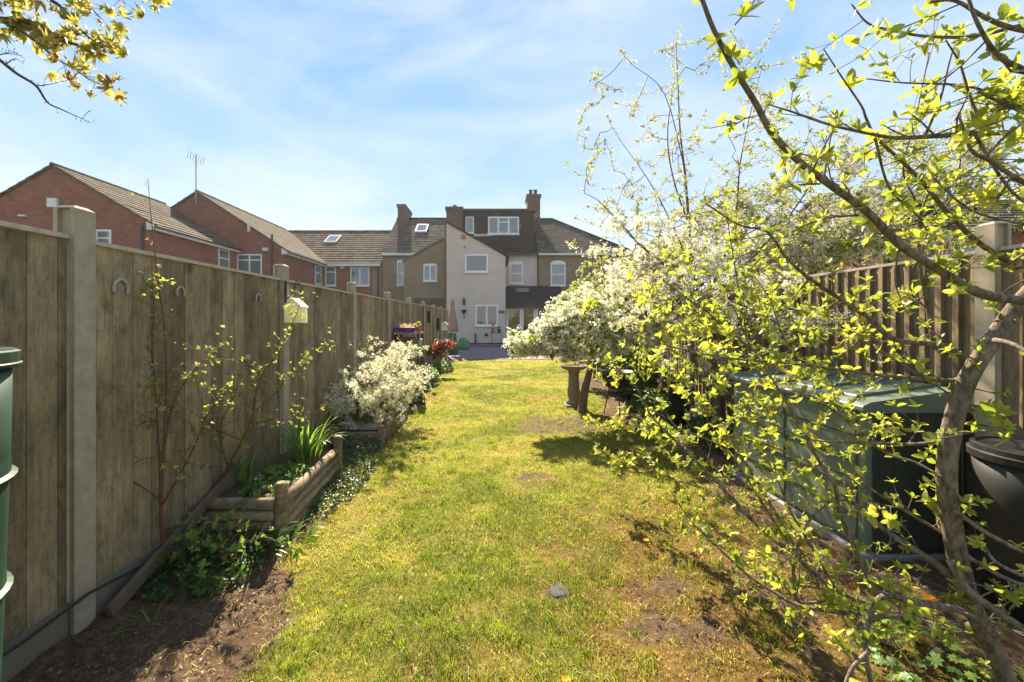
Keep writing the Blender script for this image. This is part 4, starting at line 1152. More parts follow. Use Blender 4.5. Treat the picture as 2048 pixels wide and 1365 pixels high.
# --- T4 : the near fruit tree on the right
def dz(pts, d0, d1_, r0, r1):
    n = len(pts)
    return [(a, b, d0 + (d1_ - d0) * i / (n - 1), r0 + (r1 - r0) * i / (n - 1)) for i, (a, b) in enumerate(pts)]
near = [
    dz([(2070, 1500), (1990, 1310), (1935, 1190), (1905, 1060), (1893, 960), (1903, 860), (1935, 760), (1985, 680), (2045, 600), (2120, 520), (2220, 400)], 1.45, 1.30, .031, .020),
]
limbs = [
    dz([(2045, 602), (1960, 588), (1890, 548), (1800, 490), (1735, 425), (1660, 370), (1600, 325), (1545, 268), (1510, 205), (1470, 140), (1432, 70), (1405, 0), (1385, -80)], 1.30, 1.12, .014, .005),
    dz([(2130, 262), (1950, 268), (1850, 274), (1790, 276), (1740, 268), (1660, 250), (1590, 226), (1545, 212)], 1.2, 1.2, .008, .002),
    dz([(2080, 560), (2010, 520), (1950, 480), (1890, 420), (1845, 365), (1800, 320), (1755, 280)], 1.4, 1.3, .010, .004),
    dz([(1950, 735), (1888, 693), (1790, 680), (1740, 638), (1690, 605), (1619, 557), (1572, 515), (1534, 464), (1478, 450), (1412, 408)], 1.42, 1.9, .011, .003),
    dz([(1940, 763), (1840, 758), (1736, 748), (1596, 729), (1484, 720), (1400, 707), (1330, 690), (1240, 660)], 1.36, 2.1, .0075, .002),
    dz([(1945, 1200), (1888, 1141), (1831, 1101), (1787, 1073), (1742, 1037), (1700, 1000)], 1.40, 1.7, .014, .006),
    dz([(1899, 883), (1815, 889), (1725, 886), (1624, 880), (1550, 850), (1480, 810)], 1.37, 1.9, .006, .002),
    dz([(2000, 1300), (1900, 1260), (1800, 1232), (1675, 1183), (1596, 1118), (1512, 1048), (1434, 964), (1400, 930), (1305, 835), (1275, 780), (1200, 700)], 1.42, 2.5, .012, .003),
    dz([(1760, 1205), (1708, 1093), (1680, 1026), (1669, 970), (1646, 936), (1602, 858), (1551, 768), (1500, 690), (1470, 620)], 1.5, 1.95, .010, .002),
    dz([(1990, 1270), (1930, 1225), (1830, 1205), (1770, 1192), (1738, 1235), (1730, 1300), (1745, 1380)], 1.35, 1.2, .012, .006),
    dz([(1700, 1200), (1640, 1205), (1593, 1200), (1588, 1132), (1607, 1060), (1652, 1009), (1690, 1000)], 1.6, 1.7, .006, .004),
    dz([(1800, 1235), (1680, 1225), (1596, 1211), (1545, 1183), (1495, 1150), (1430, 1090), (1380, 1040), (1340, 980)], 1.5, 2.3, .009, .002),
    dz([(1900, 1120), (1934, 1178), (1996, 1224), (2048, 1259), (2120, 1310)], 1.38, 1.2, .012, .010),
    dz([(1905, 1020), (1981, 1071), (2048, 1105), (2120, 1130)], 1.37, 1.25, .008, .005),
    dz([(1930, 1110), (1985, 1144), (2048, 1171), (2110, 1180)], 1.37, 1.2, .007, .004),
    dz([(1990, 680), (2030, 690), (2080, 720)], 1.3, 1.15, .008, .004),
    dz([(1860, 5), (1910, 2), (1966, 33), (2022, 56), (2110, 72)], 1.1, 1.1, .003, .007),
    dz([(1703, 9), (1736, 47), (1783, 61), (1853, 73), (1947, 73), (2048, 49), (2120, 30)], 1.25, 1.2, .002, .006),
    dz([(1700, 760), (1640, 700), (1560, 650), (1480, 610), (1400, 590)], 1.6, 2.2, .005, .0015),
    dz([(1760, 900), (1680, 830), (1600, 790), (1500, 770), (1420, 760)], 1.6, 2.3, .005, .0015),
    dz([(1596, 1118), (1520, 1000), (1450, 900), (1350, 860), (1250, 850)], 1.9, 2.6, .005, .0015),
    dz([(1720, 430), (1640, 440), (1560, 480), (1480, 560)], 1.5, 2.0, .005, .0015),
    dz([(1860, 350), (1940, 420), (2048, 450)], 1.3, 1.2, .003, .003),
    dz([(1930, -30), (1947, 28), (1975, 84), (2003, 117), (2048, 141), (2120, 180)], 1.05, 1.1, .003, .008),
    dz([(1956, 183), (1994, 202), (2048, 225), (2120, 260)], 1.1, 1.1, .003, .006),
    dz([(1891, 80), (1919, 127), (1938, 188), (1966, 258)], 1.2, 1.15, .002, .004),
    dz([(1647, 98), (1684, 155), (1722, 211), (1731, 234), (1745, 268)], 1.2, 1.2, .0015, .004),
    dz([(1708, 155), (1806, 166), (1924, 171), (1990, 190)], 1.3, 1.15, .0015, .004),
    dz([(1858, 108), (1830, 244), (1806, 338), (1830, 400)], 1.35, 1.35, .0015, .003),
    dz([(1919, 234), (1942, 300), (1975, 319), (2048, 366), (2120, 400)], 1.1, 1.1, .003, .007),
    dz([(1970, 315), (2017, 267), (2060, 240)], 1.1, 1.08, .004, .002),
    dz([(1750, 277), (1778, 375), (1830, 427), (1860, 470)], 1.25, 1.35, .004, .002),
    dz([(1624, 345), (1645, 300), (1670, 253)], 1.15, 1.12, .003, .0018),
    dz([(1640, 368), (1600, 370), (1558, 377)], 1.17, 1.15, .003, .0015),
    dz([(1470, 50), (1500, 15), (1520, -20)], 1.1, 1.1, .002, .002),
    dz([(1870, 700), (1853, 600), (1839, 516), (1844, 422), (1880, 340)], 1.6, 1.6, .008, .003),
    dz([(1500, 720), (1488, 640), (1473, 553), (1459, 469), (1450, 412)], 2.0, 2.0, .004, .0015),
    dz([(1560, 740), (1480, 680), (1412, 623), (1347, 577), (1314, 548)], 1.9, 2.1, .004, .0015),
    dz([(2000, 830), (1920, 800), (1830, 745), (1760, 700)], 1.35, 1.5, .005, .002),
    dz([(1893, 960), (1830, 925), (1770, 905), (1700, 850), (1650, 800)], 1.37, 1.8, .005, .0015),
    dz([(1910, 1080), (1840, 1040), (1760, 990), (1690, 950), (1560, 900), (1450, 850), (1380, 790)], 1.4, 2.2, .006, .0018),
    dz([(1675, 1183), (1620, 1090), (1570, 1000), (1540, 900), (1520, 820)], 1.7, 2.0, .005, .0015),
    dz([(2048, 900), (2000, 860), (1960, 850)], 1.15, 1.25, .005, .003),
    dz([(1740, 1300), (1700, 1345), (1680, 1420)], 1.2, 1.15, .006, .004),
    dz([(1596, 729), (1560, 660), (1540, 600), (1500, 540)], 1.8, 2.0, .004, .0015),
    dz([(1800, 490), (1790, 560), (1810, 620)], 1.26, 1.3, .003, .0015),
    dz([(2120, 1180), (2000, 1130), (1960, 1080)], 1.1, 1.2, .006, .003),
    dz([(1850, 272), (1880, 200), (1900, 120), (1920, 60)], 1.2, 1.25, .004, .0015),
    dz([(1950, 268), (1985, 330), (2030, 390), (2090, 430)], 1.15, 1.1, .004, .003),
]
far_limbs = [
    dz([(1640, 1180), (1500, 940), (1420, 820), (1330, 740), (1250, 690)], 1.75, 3.40, .007, .0015),
    dz([(1550, 850), (1480, 800), (1400, 760), (1300, 740), (1210, 765)], 1.95, 3.40, .005, .0015),
    dz([(1450, 715), (1400, 690), (1340, 620), (1290, 560)], 2.05, 3.30, .004, .0015),
    dz([(1512, 1048), (1434, 990), (1350, 960), (1260, 930), (1195, 905)], 2.05, 3.60, .005, .0015),
    dz([(1551, 768), (1500, 690), (1430, 640), (1380, 560), (1370, 500)], 1.95, 3.00, .005, .0015),
    dz([(1619, 557), (1560, 620), (1470, 660), (1380, 650), (1300, 640)], 1.75, 3.20, .005, .0015),
    dz([(1690, 605), (1600, 620), (1530, 590), (1450, 540)], 1.75, 3.00, .004, .0015),
    dz([(1740, 638), (1700, 700), (1620, 740), (1540, 800), (1450, 900)], 1.65, 3.00, .004, .0015),
    dz([(1400, 930), (1350, 880), (1290, 860), (1180, 840)], 2.35, 3.60, .004, .0015),
    dz([(1675, 1183), (1560, 1165), (1480, 1150), (1420, 1180)], 1.75, 2.80, .004, .0015),
    dz([(1290, 1040), (1380, 1060), (1480, 1120), (1600, 1215)], 2.60, 1.70, .0015, .005)]
def pull(st): return [(a, b, 1.42 + (d_ - 1.42) * .5 if d_ > 1.42 else d_, r) for a, b, d_, r in st]
limbs = [pull(st) for st in limbs] + far_limbs
t4 = stem_shrub('fruit_tree', 'nearest fruit tree with curved trunk, long bare limbs and fresh lime-green leaves', near + limbs,
                (X(2060, 1.45), 1.45, 0), .041, 27, m_bark, m_leaf, .62, 9, cat='tree', sides=10, skip=0, tw=(.03, .17), part_name='trunk', sub=2, near_big=.25, bare=(0,), thin_near=.6, far_big=.4)
for ch in t4.children:
    if ch.name.startswith('leaves'): ch.name = 'crown'
# a few extra blossoms of its own and small knots skipped

# --- top-left overhanging maple branches
random.seed(21)
root = thing('maple_tree', 'overhanging maple boughs with yellow spring leaves at the top left corner of the sky', 'tree', (-4.2, 2.2, 0))
mb = MB()
mb.tube([(-4.2, 2.2, -.1), (-4.22, 2.2, 1.5), (-4.15, 2.25, 3.0), (-4.05, 2.3, 4.2), (-4.0, 2.3, 5.2)], [.14, .12, .10, .08, .05], 12)
D6 = 2.6
mboughs = [dz([(-420, -560), (-250, -150), (-60, 20), (60, 45), (110, 75), (180, 95), (240, 88)], 2.4, D6, .03, .003),
    dz([(-250, -150), (-40, -20), (100, 0), (160, 60), (210, 100)], 2.45, 2.5, .02, .002),
    dz([(-60, 20), (20, 50), (60, 75), (110, 115), (150, 140), (190, 165), (228, 175)], 2.5, 2.6, .010, .0015),
    dz([(-420, -560), (-100, -300), (60, -100), (120, -40), (175, 10), (205, 40)], 2.4, 2.7, .02, .002),
    dz([(60, -100), (160, -60), (220, -20), (250, 8)], 2.6, 2.7, .006, .0015), dz([(160, -60), (250, -50), (310, -8), (322, 8)], 2.65, 2.7, .004, .001),
    dz([(60, 45), (100, 85), (150, 90)], 2.6, 2.6, .004, .0015)]
bare = [dz([(-420, -400), (-160, 0), (-20, 105), (30, 145), (72, 172), (95, 205), (120, 218), (165, 238)], 2.3, 2.3, .014, .0018),
    dz([(72, 172), (95, 170), (135, 161)], 2.3, 2.3, .003, .001), dz([(-20, 118), (10, 108), (45, 112)], 2.3, 2.3, .004, .001), dz([(10, 130), (30, 118), (48, 128)], 2.3, 2.3, .003, .001),
    dz([(165, 238), (175, 225), (184, 221)], 2.3, 2.3, .0016, .0008), dz([(165, 238), (178, 246), (190, 242)], 2.3, 2.3, .0016, .0008), dz([(0, 110), (25, 105), (50, 118)], 2.3, 2.3, .002, .001)]
pp, dd = [], []; segs = []
bp_, bd_ = [], []
for bi, st in enumerate(mboughs + bare):
    c = crom([(*P(a, b, d_), r) for a, b, d_, r in st], 6)
    mb.tube([q[:3] for q in c], [q[3] for q in c], 7)
    for i in range(1, len(c)):
        q0, q1 = Vector(c[i - 1][:3]), Vector(c[i][:3])
        if bi < len(mboughs):
            if q1.z < 4.2:
              for _ in range(int((q1 - q0).length * 52 + random.random())):
                p = q0.lerp(q1, random.random()); e = p + Vector((random.gauss(.03, .05), random.gauss(0, .06), random.gauss(-.01, .04)))
                segs.append((*p, *e, .0014, .0008)); pp.append(tuple(e)); dd.append((random.gauss(.3, .5), random.gauss(0, .5), random.gauss(-.3, .6)))
        else:
            for _ in range(int((q1 - q0).length * 26 + random.random())):
                p = q0.lerp(q1, random.random()); e = p + Vector((random.gauss(0, .012), random.gauss(0, .012), random.gauss(0, .012)))
                segs.append((*p, *e, .0012, .0008)); bp_.append(tuple(e)); bd_.append((random.gauss(0, 1), random.gauss(0, 1), random.gauss(0, 1)))
for q in segs: mb.tube([q[:3], q[3:6]], [q[6], q[7]], 4, caps=False)
for q in bp_: mb.tube([q, (q[0] + .004, q[1], q[2] + .005)], [.0026, .001], 5)
mb.build('trunk', m_bark_dark, root, smooth=True)
def maple():
    ps = []
    for i, (a, l) in enumerate(((-1.7, .5), (-.85, .85), (0, 1), (.85, .85), (1.7, .5))):
        v, f = leaf_t(l, .42, .15, .35, SMALL_ROWS); ps.append((rot(v, 'z', a), f))
    v, f = tmerge(ps); v = v + np.stack([0 * v[:, 0], 0 * v[:, 0], -.55 * (v[:, 0] ** 2 + v[:, 1] ** 2)], 1); return rot(rot(v, 'x', random.uniform(-.7, .7)), 'y', random.uniform(-.3, 1.1)), f
pp = np.array(pp); dd = np.array(dd)
V, F, A = scatter([tmerge([maple(), (rot(maple()[0], 'z', 2), maple()[1]), (rot(maple()[0], 'z', 4.1), maple()[1])]) for _ in range(3)], pp, dd, RNG.uniform(.025, .07, len(pp)))
np_mesh('crown', V, F, m_leaf_yellow, root, attr=A)

# ================================================================== RIGHT SIDE THINGS
# storage box
m_end_cover = simple('added_dark_end', (0.045, 0.052, 0.032), (0.028, 0.033, 0.021), 6, 0.7)  # colour of the added dark sheet over the near end
t = thing('storage_box', 'long pale green plastic garden storage box with a sloping lid beside the right fence', 'storage box', (2.75, 3.3, 0))
sx0, sx1, sy0, sy1, sh = 2.41, 3.03, 2.62, 4.02, .98
mb = MB(); mb.box(sx0 - .05, sx1 + .03, sy0 - .05, sy1 + .05, -.1, .03); mb.build('plinth', m_slab, t, bevel=.006)
mb = MB(); mb.box(sx0, sx1, sy0, sy1, .032, sh - .03); mb.build('body', m_green_box, t, bevel=.01)
mb = MB()
for k in range(5):          # horizontal moulded boards on the long side, doors split in two
    z0, z1 = .07 + k * .176, .07 + k * .176 + .168
    for (ya, yb_) in ((sy0 + .05, (sy0 + sy1) / 2 - .012), ((sy0 + sy1) / 2 + .012, sy1 - .05)):
        mb.prism([(sx0 - .022, z0), (sx0 - .008, z1), (sx0 + .004, z1), (sx0 + .004, z0)], 'y', ya, yb_)
    mb.prism([(sy0 - .022, z0), (sy0 - .008, z1), (sy0 + .004, z1), (sy0 + .004, z0)], 'x', sx0 + .05, sx1 - .05)
mb.build('cladding', m_green_box, t, bevel=.003)
mb = MB(); mb.box(sx0 + .04, sx1 - .03, sy0 - .034, sy0 - .024, .04, sh - .05)  # added sheet that darkens the near end; stands in for dark bins in front
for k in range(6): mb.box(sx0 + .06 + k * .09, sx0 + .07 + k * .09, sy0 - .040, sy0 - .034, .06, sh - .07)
mb.build('added_end_cover', m_end_cover, t)
for (xx, yy_) in ((sx0 - .012, sy0 - .012), (sx0 - .012, sy1 - .035), (sx1 - .035, sy0 - .012)):
    mb = MB(); mb.box(xx, xx + .05, yy_, yy_ + .05, .035, sh - .035); mb.build('corner_trim', m_green_box, t, bevel=.006)
mb = MB()
mb.prism([(sx0 - .045, sh - .035), (sx0 - .045, sh), (sx0 + .0, sh + .022), (sx1 + .015, sh + .11), (sx1 + .015, sh - .028), (sx0 - .02, sh - .028)], 'y', sy0 - .045, sy1 + .045)
mb.build('lid', m_green_lid, t, bevel=.008)
mb = MB()
for k in range(4):
    y_ = sy0 + .12 + k * .34
    mb.prism([(sx0 + .05, sh + .030), (sx0 + .06, sh + .046), (sx1 - .04, sh + .118), (sx1 - .03, sh + .10)], 'y', y_, y_ + .22)
mb.build('lid_panel', m_green_lid, t, bevel=.004)

# black barrel
bxx, byy = 2.84, 2.08
t = thing('water_butt', 'black plastic water butt with ridged rim half hidden at the right edge', 'water butt', (bxx, byy, 0))
mb = MB(); mb.lathe(bxx, byy, [(.205, 0), (.225, .3), (.24, .6), (.245, .84)], 40); mb.build('body', m_black, t, smooth=True)
for zr in (.22, .5): 
    mb = MB(); mb.lathe(bxx, byy, [(.20, zr - .014), (.245, zr - .008), (.247, zr + .008), (.20, zr + .014)], 40); mb.build('rib', m_black, t)
mb = MB(); mb.lathe(bxx, byy, [(.24, .80), (.262, .80), (.264, .835), (.252, .84), (.25, .865), (.23, .87), (.22, .86), (.10, .872), (0.01, .875)], 40); mb.build('lid', m_black, t)

# bird bath
cx, cy = 1.42, 7.25
t = thing('bird_bath', 'weathered stone bird bath on a carved pedestal on the lawn under the blossom', 'bird bath', (cx, cy, 0))
mb = MB(); mb.box(cx - .16, cx + .16, cy - .16, cy + .16, -.05, .045); mb.build('base', m_stone, t, bevel=.01)
mb = MB()
prof = [(.135, .045), (.14, .08), (.105, .12), (.112, .2), (.118, .28), (.105, .36), (.098, .42), (.09, .5), (.088, .58), (.1, .62), (.125, .655)]
mb.lathe(cx, cy, prof, 18); o = mb.build('pedestal', m_stone, t, smooth=True)
for v in o.data.vertices:
    q = mnoise.noise(v.co * 22) * .022; dx_, dy_ = v.co.x - cx, v.co.y - cy; l = math.hypot(dx_, dy_) or 1
    v.co.x += dx_ / l * q; v.co.y += dy_ / l * q
mb = MB(); mb.lathe(cx, cy, [(.1, .645), (.17, .665), (.23, .70), (.25, .735), (.237, .74), (.22, .715), (.1, .685), (.01, .68)], 32)
mb.build('bowl', m_stone, t, smooth=True)

# kettle barbecue-like black bowl under the pear
cx, cy = 2.0, 6.55
t = thing('barbecue', 'black round barbecue bowl on thin legs in the shade beneath the blossom', 'barbecue', (cx, cy, 0))
mb = MB(); mb.lathe(cx, cy, [(.05, .40), (.14, .43), (.21, .50), (.245, .60), (.255, .70), (.262, .705), (.262, .72), (.24, .72), (.2, .6), (.01, .55)], 28); mb.build('bowl', m_black, t, smooth=True)
for a in (20, 140, 260):
    c_, s_ = math.cos(R(a)), math.sin(R(a)); mb = MB(); mb.tube([(cx + c_ * .14, cy + s_ * .14, .45), (cx + c_ * .24, cy + s_ * .24, 0)], .009, 6); mb.build('leg', m_iron, t)
for (cx_, cy_, rx_, ry_, hh_, n_, lab_) in ((2.35, 6.1, .35, .35, .5, 500, 'dark leafy plant added to deepen the shade right of the black barbecue bowl'), (2.75, 5.0, .25, .5, .35, 350, 'low dark plant along the fence between the slender tree and the green box')):  # first plant is added to darken the shaded ground by the bowl
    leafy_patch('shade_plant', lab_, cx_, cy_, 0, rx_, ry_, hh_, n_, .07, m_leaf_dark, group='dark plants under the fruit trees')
# dark pot and pale stones by the second trunk
cx, cy = X(1358, 6.0), 6.0
t = thing('plant_pot', 'tall dark plant pot standing in shade between the two fruit tree trunks', 'plant pot', (cx, cy, 0))
mb = MB(); mb.lathe(cx, cy, [(.12, 0), (.15, .3), (.17, .46), (.19, .47), (.19, .52), (.165, .52), (.16, .48), (.01, .47)], 24); mb.build('pot', m_black, t, smooth=True)
n = 60; pos = ellipsoid(n, (cx, cy, .58), (.16, .16, .12)); V, F, A = scatter(ROS_SMALL, pos, RNG.normal(0, .5, (n, 3)) + np.array([[0, 0, 1]]), RNG.uniform(.05, .08, n)); np_mesh('leaves', V, F, m_leaf_dark, t, attr=A)
m_conc_dk = simple('grey_stone', (0.055, 0.052, 0.05), (0.10, 0.095, 0.09), 30, 0.9)
def rock(name, label, x, y, z, r, m, seed, flat=.6, group=None):
    import bmesh
    bm = bmesh.new(); bmesh.ops.create_icosphere(bm, subdivisions=3, radius=r)
    for v in bm.verts:
        q = 1 + .35 * mnoise.noise(v.co * (2.2 / r) * .5 + Vector((seed, 0, 0))) + .12 * mnoise.noise(v.co * (6 / r) * .5); v.co = Vector((v.co.x * q, v.co.y * q, v.co.z * q * flat))
    me = bpy.data.meshes.new(name); bm.to_mesh(me); bm.free(); me.materials.append(m)
    me.polygons.foreach_set('use_smooth', [True] * len(me.polygons))
    o = bpy.data.objects.new(name, me); col.objects.link(o); o.location = (x, y, z); return sv(o, label, 'stone', group)
m_pale = simple('pale_stone', (0.6, 0.56, 0.5), (0.42, 0.38, 0.33), 20, 0.9)
for i, (px_, py_, r, lab) in enumerate(((1432, 878, .075, 'pale stone at the foot of the slender tree trunk'), (1385, 856, .09, 'flat grey stone lying left of the pale one under the trees'), (1132, 812, .04, 'small pale stone beside the foot of the bird bath'), (1238, 880, .035, 'small white stone on the shaded lawn beyond the branches'))):
    d_ = FPX * CAMZ / (py_ - 643); rock('stone', lab, X(px_, d_), d_, .0, r, m_slab if i == 1 else m_pale, i * 3.3, group='loose stones under the trees')
rock('stone', 'small dark grey stone sunk in the near lawn', .36, 2.28, .004, .055, m_conc_dk, 9, .10, 'loose stones under the trees')

# second low bed under the spirea: boards and slab
t = thing('timber_edging', 'low weathered timber bed edging below the white flowering shrub', 'garden edging', (-1.35, 5.5, 0))
mb = MB(); mb.cur = .7; mb.box(-2.0, -1.42, 4.95, 4.985, 0, .16); mb.build('front_board', m_log, t, bevel=.003)
mb = MB(); mb.cur = .4; mb.box(-1.42, -1.385, 4.95, 6.4, 0, .155); mb.build('side_board', m_log, t, bevel=.003)
mb = MB(); mb.box(-1.435, -1.37, 4.93, 5.0, -.05, .24); mb.build('corner_peg', m_log, t, bevel=.004)
mb = MB(); mb.box(-1.95, -1.5, 5.05, 5.5, .16, .2)
sv(mb.build('stone_slab', m_slab, bevel=.006), 'grey slab lying flat in the bed below the white flowering shrub', 'slab')

# shelf rack with planters
rx0, rx1, ry0, ry1 = -2.0, -1.55, 8.1, 8.55
t = thing('shelf_rack', 'weathered garden shelf rack with dark uprights standing against the left fence', 'shelf', (-1.78, 8.3, 0))
for (xx, yy_) in ((rx0, ry0), (rx1, ry0), (rx0, ry1), (rx1, ry1)):
    mb = MB(); mb.box(xx - .015, xx + .015, yy_ - .015, yy_ + .015, 0, 1.3); mb.build('upright', m_iron, t)
for zz_ in (.35, .78, 1.27):
    mb = MB(); mb.box(rx0 - .03, rx1 + .03, ry0 - .03, ry1 + .03, zz_, zz_ + .035); mb.build('shelf_board', m_slab, t, bevel=.003)
mb = MB(); mb.box(rx0 + .0, rx1 - .12, ry0 + .06, ry1 - .05, .82, 1.2); sv(mb.build('wooden_crate', simple('brown_crate', (.22, .09, .035), (.14, .055, .025), 8, .7, (6, 1, 1)), bevel=.006), 'red-brown wooden box on the middle shelf of the rack', 'box')
mb = MB(); mb.lathe(-1.56, 8.2, [(.05, .815), (.055, .9), (.06, .94), (.05, .94)], 16); sv(mb.build('white_pot', m_creamw), 'small pale pot at the end of the middle shelf', 'plant pot')
t = thing('trough_planter', 'purple plastic trough of yellow-green grass on the top shelf', 'planter', (-1.78, 8.3, 1.31))
mb = MB()
mb.add([(-2.0, 8.15, 1.307), (-1.66, 8.15, 1.307), (-1.66, 8.36, 1.307), (-2.0, 8.36, 1.307), (-2.03, 8.12, 1.41), (-1.63, 8.12, 1.41), (-1.63, 8.39, 1.41), (-2.03, 8.39, 1.41)], [(0, 3, 2, 1), (4, 5, 6, 7), (0, 1, 5, 4), (1, 2, 6, 5), (2, 3, 7, 6), (3, 0, 4, 7)])
mb.build('trough', m_purple, t, bevel=.006)
o = strap_clump('grass_tuft', None, -1.8, 8.25, 1.4, 120, .13, .003, .13, (50, 90), m_leaf_yellow, None); o.parent = t; o.matrix_parent_inverse = world_of(t).inverted()
def pot(name, label, x, y, z, r, h, m, leafm=None, nl=30, ls=.05, group=None):
    t = thing(name, label, 'plant pot', (x, y, z), group)
    mb = MB(); mb.lathe(x, y, [(r * .7, z), (r * .92, z + h * .78), (r * 1.05, z + h * .8), (r * 1.05, z + h), (r * .9, z + h), (r * .85, z + h * .9), (.005, z + h * .88)], 20); mb.build('pot', m, t)
    if leafm:
        pos = ellipsoid(nl, (x, y, z + h * 1.35), (r, r, h * .55), .2)
        V, F, A = scatter(ROS_SMALL, pos, RNG.normal(0, .5, (nl, 3)) + np.array([[0, 0, 1]]), RNG.uniform(.6, 1.2, nl) * ls); np_mesh('leaves', V, F, leafm, t, attr=A)
    return t
pot('plant_pot', 'wooden pot of green leaves beside the purple trough on the top shelf', -1.62, 8.45, 1.307, .07, .12, m_lightwood, m_leaf, 26, .05)
pot('plant_pot', 'terracotta pot standing on the right front corner of the top shelf', -1.545, 8.14, 1.307, .055, .11, m_terra)
t = thing('lantern', 'glass jar lantern hanging below the corner of the top shelf', 'lantern', (-1.50, 8.05, 1.1))
mb = MB(); mb.lathe(-1.49, 8.04, [(.04, 1.0), (.045, 1.02), (.045, 1.13), (.035, 1.15)], 16); mb.build('jar', m_jar, t, smooth=True)
mb = MB(); mb.lathe(-1.49, 8.04, [(.046, 1.15), (.046, 1.175), (.02, 1.18)], 16); mb.tube([(-1.49, 8.04, 1.17), (-1.50, 8.06, 1.3)], .003, 5); mb.build('lid', m_silver, t)

# shepherd hooks with feeders further along the fence
for i, (px_, d_, top, lab, kind) in enumerate(((846, 10.3, 612, 'black shepherd hook with a dark tube feeder, first beyond the shelf rack', 0), (866, 12.2, 628, 'black shepherd hook with a long dark seed feeder in the middle of the row', 1), (880, 13.8, 632, 'black shepherd hook holding a small white bird house, last in the row', 2))):
    x_ = X(px_, d_); zt_ = Z(top, d_)
    t = thing('shepherd_hook', lab, 'garden hook', (x_, d_, 0), 'shepherd hooks along the left fence')
    mb = MB(); mb.tube([(x_, d_, -.05), (x_, d_, zt_ - .12), (x_ + .03, d_, zt_ - .02), (x_ + .1, d_, zt_), (x_ + .16, d_, zt_ - .05), (x_ + .15, d_, zt_ - .12)], .009, 7); mb.build('pole', m_iron, t)
    fxx = x_ + .15
    if kind < 2:
        t2 = thing('bird_feeder', ('dark tube bird feeder hanging on the hook nearest the shelf rack', 'long dark seed feeder hanging on the middle hook')[kind], 'bird feeder', (fxx, d_, zt_ - .5), 'hanging tube feeders')
        h_ = (.26, .34)[kind]; mb = MB(); mb.lathe(fxx, d_, [(.05, zt_ - .16 - h_), (.045, zt_ - .14 - h_), (.04, zt_ - .16), (.055, zt_ - .155), (.01, zt_ - .12)], 14); mb.build('tube', m_iron, t2, smooth=True)
        mb = MB(); mb.lathe(fxx, d_, [(.06, zt_ - .17 - h_), (.06, zt_ - .16 - h_)], 14); mb.build('tray', m_iron, t2)
    else:
        t2 = thing('bird_house', 'small white bird house hanging on the last shepherd hook', 'bird house', (fxx, d_, zt_ - .4))
        mb = MB(); mb.prism([(fxx - .09, zt_ - .5), (fxx + .09, zt_ - .5), (fxx + .09, zt_ - .3), (fxx - .09, zt_ - .3)], 'y', d_ - .08, d_ + .08); mb.build('body', m_creamw, t2)
        mb = MB(); mb.prism([(fxx - .13, zt_ - .3), (fxx + .13, zt_ - .3), (fxx + .02, zt_ - .2), (fxx - .02, zt_ - .2)], 'y', d_ - .11, d_ + .11); mb.build('roof', m_fascia, t2)
        mb = MB(); mb.tube([(fxx, d_, zt_ - .2), (fxx, d_, zt_ - .12)], .004, 5); mb.build('wire_handle', m_iron, t2)

# red-leaved acer, border plants
root = thing('acer_shrub', 'small red-leaved shrub in the border beside the patio end of the fence', 'shrub', (-1.62, 11.3, 0))
n = 700
pos = np.concatenate([ellipsoid(n // 2, (-1.62, 11.3, .72), (.32, .35, .26), .1), ellipsoid(n // 2, (-1.45, 11.4, .88), (.34, .3, .16), .1)])
V, F, A = scatter([maple() for _ in range(3)], pos, RNG.normal(0, .5, (len(pos), 3)) + np.array([[0, 0, .8]]), RNG.uniform(.05, .09, len(pos))); np_mesh('crown', V, F, m_leaf_red, root, attr=A)
mb = MB(); mb.tube([(-1.62, 11.3, -.05), (-1.6, 11.3, .35), (-1.66, 11.3, .7)], [.02, .016, .008], 7); mb.tube([(-1.6, 11.3, .3), (-1.45, 11.35, .8)], [.012, .006], 6); mb.build('trunk', m_bark_dark, root)
for (cx, cy, rx, ry, h_, n, m_, lab) in ((-1.62, 9.8, .28, .5, .42, 420, m_leaf_mid, 'rounded green border shrub below the red acer'), (-1.66, 8.9, .22, .3, .25, 220, m_leaf_dark, 'low dark green plant at the foot of the shelf rack'), (-1.6, 12.5, .3, .8, .35, 420, m_leaf_mid, 'green border shrub past the red acer toward the patio'), (-1.62, 7.4, .3, .5, .3, 300, m_leaf_dark, 'dark low shrub between the white shrub and the shelf rack')):
    leafy_patch('border_plant', lab, cx, cy, 0, rx, ry, h_, n, .07, m_, group='low green plants along the left border', cat='shrub')
t = thing('planter_box', 'pale square planter box standing at the end of the left border', 'planter', (-1.75, 13.6, 0))
mb = MB(); mb.box(-1.9, -1.62, 13.5, 13.8, 0, .62); mb.build('body', m_conc, t, bevel=.01)
mb = MB(); mb.box(-1.92, -1.60, 13.48, 13.82, .62, .66); mb.build('rim', m_conc, t, bevel=.006)

# ================================================================== PATIO THINGS
d_ = 18.3; x_ = X(905, d_)
t = thing('parasol', 'closed dusty pink parasol standing at the left of the patio', 'parasol', (x_, d_, 0))
zt_, zb_ = Z(598, d_), Z(664, d_)
mb = MB(); mb.tube([(x_, d_, 0), (x_, d_, zt_ - .05)], .022, 10); mb.build('pole', m_lightwood, t)
mb = MB()
K = 28; prof = [(.03, zt_), (.05, zt_ - .06), (.09, zt_ - .25), (.07, zt_ - .30), (.10, zt_ - .55), (.17, zt_ - .95), (.22, zb_ + .12), (.21, zb_), (.05, zb_ + .03)]
mb.lathe(x_, d_, prof, K); o = mb.build('canopy', m_parasol, t, smooth=True)
for i, v in enumerate(o.data.vertices):
    k = i % K; s_ = 1 + .22 * math.cos(k / K * 2 * math.pi * 7); v.co.x = x_ + (v.co.x - x_) * s_; v.co.y = d_ + (v.co.y - d_) * s_
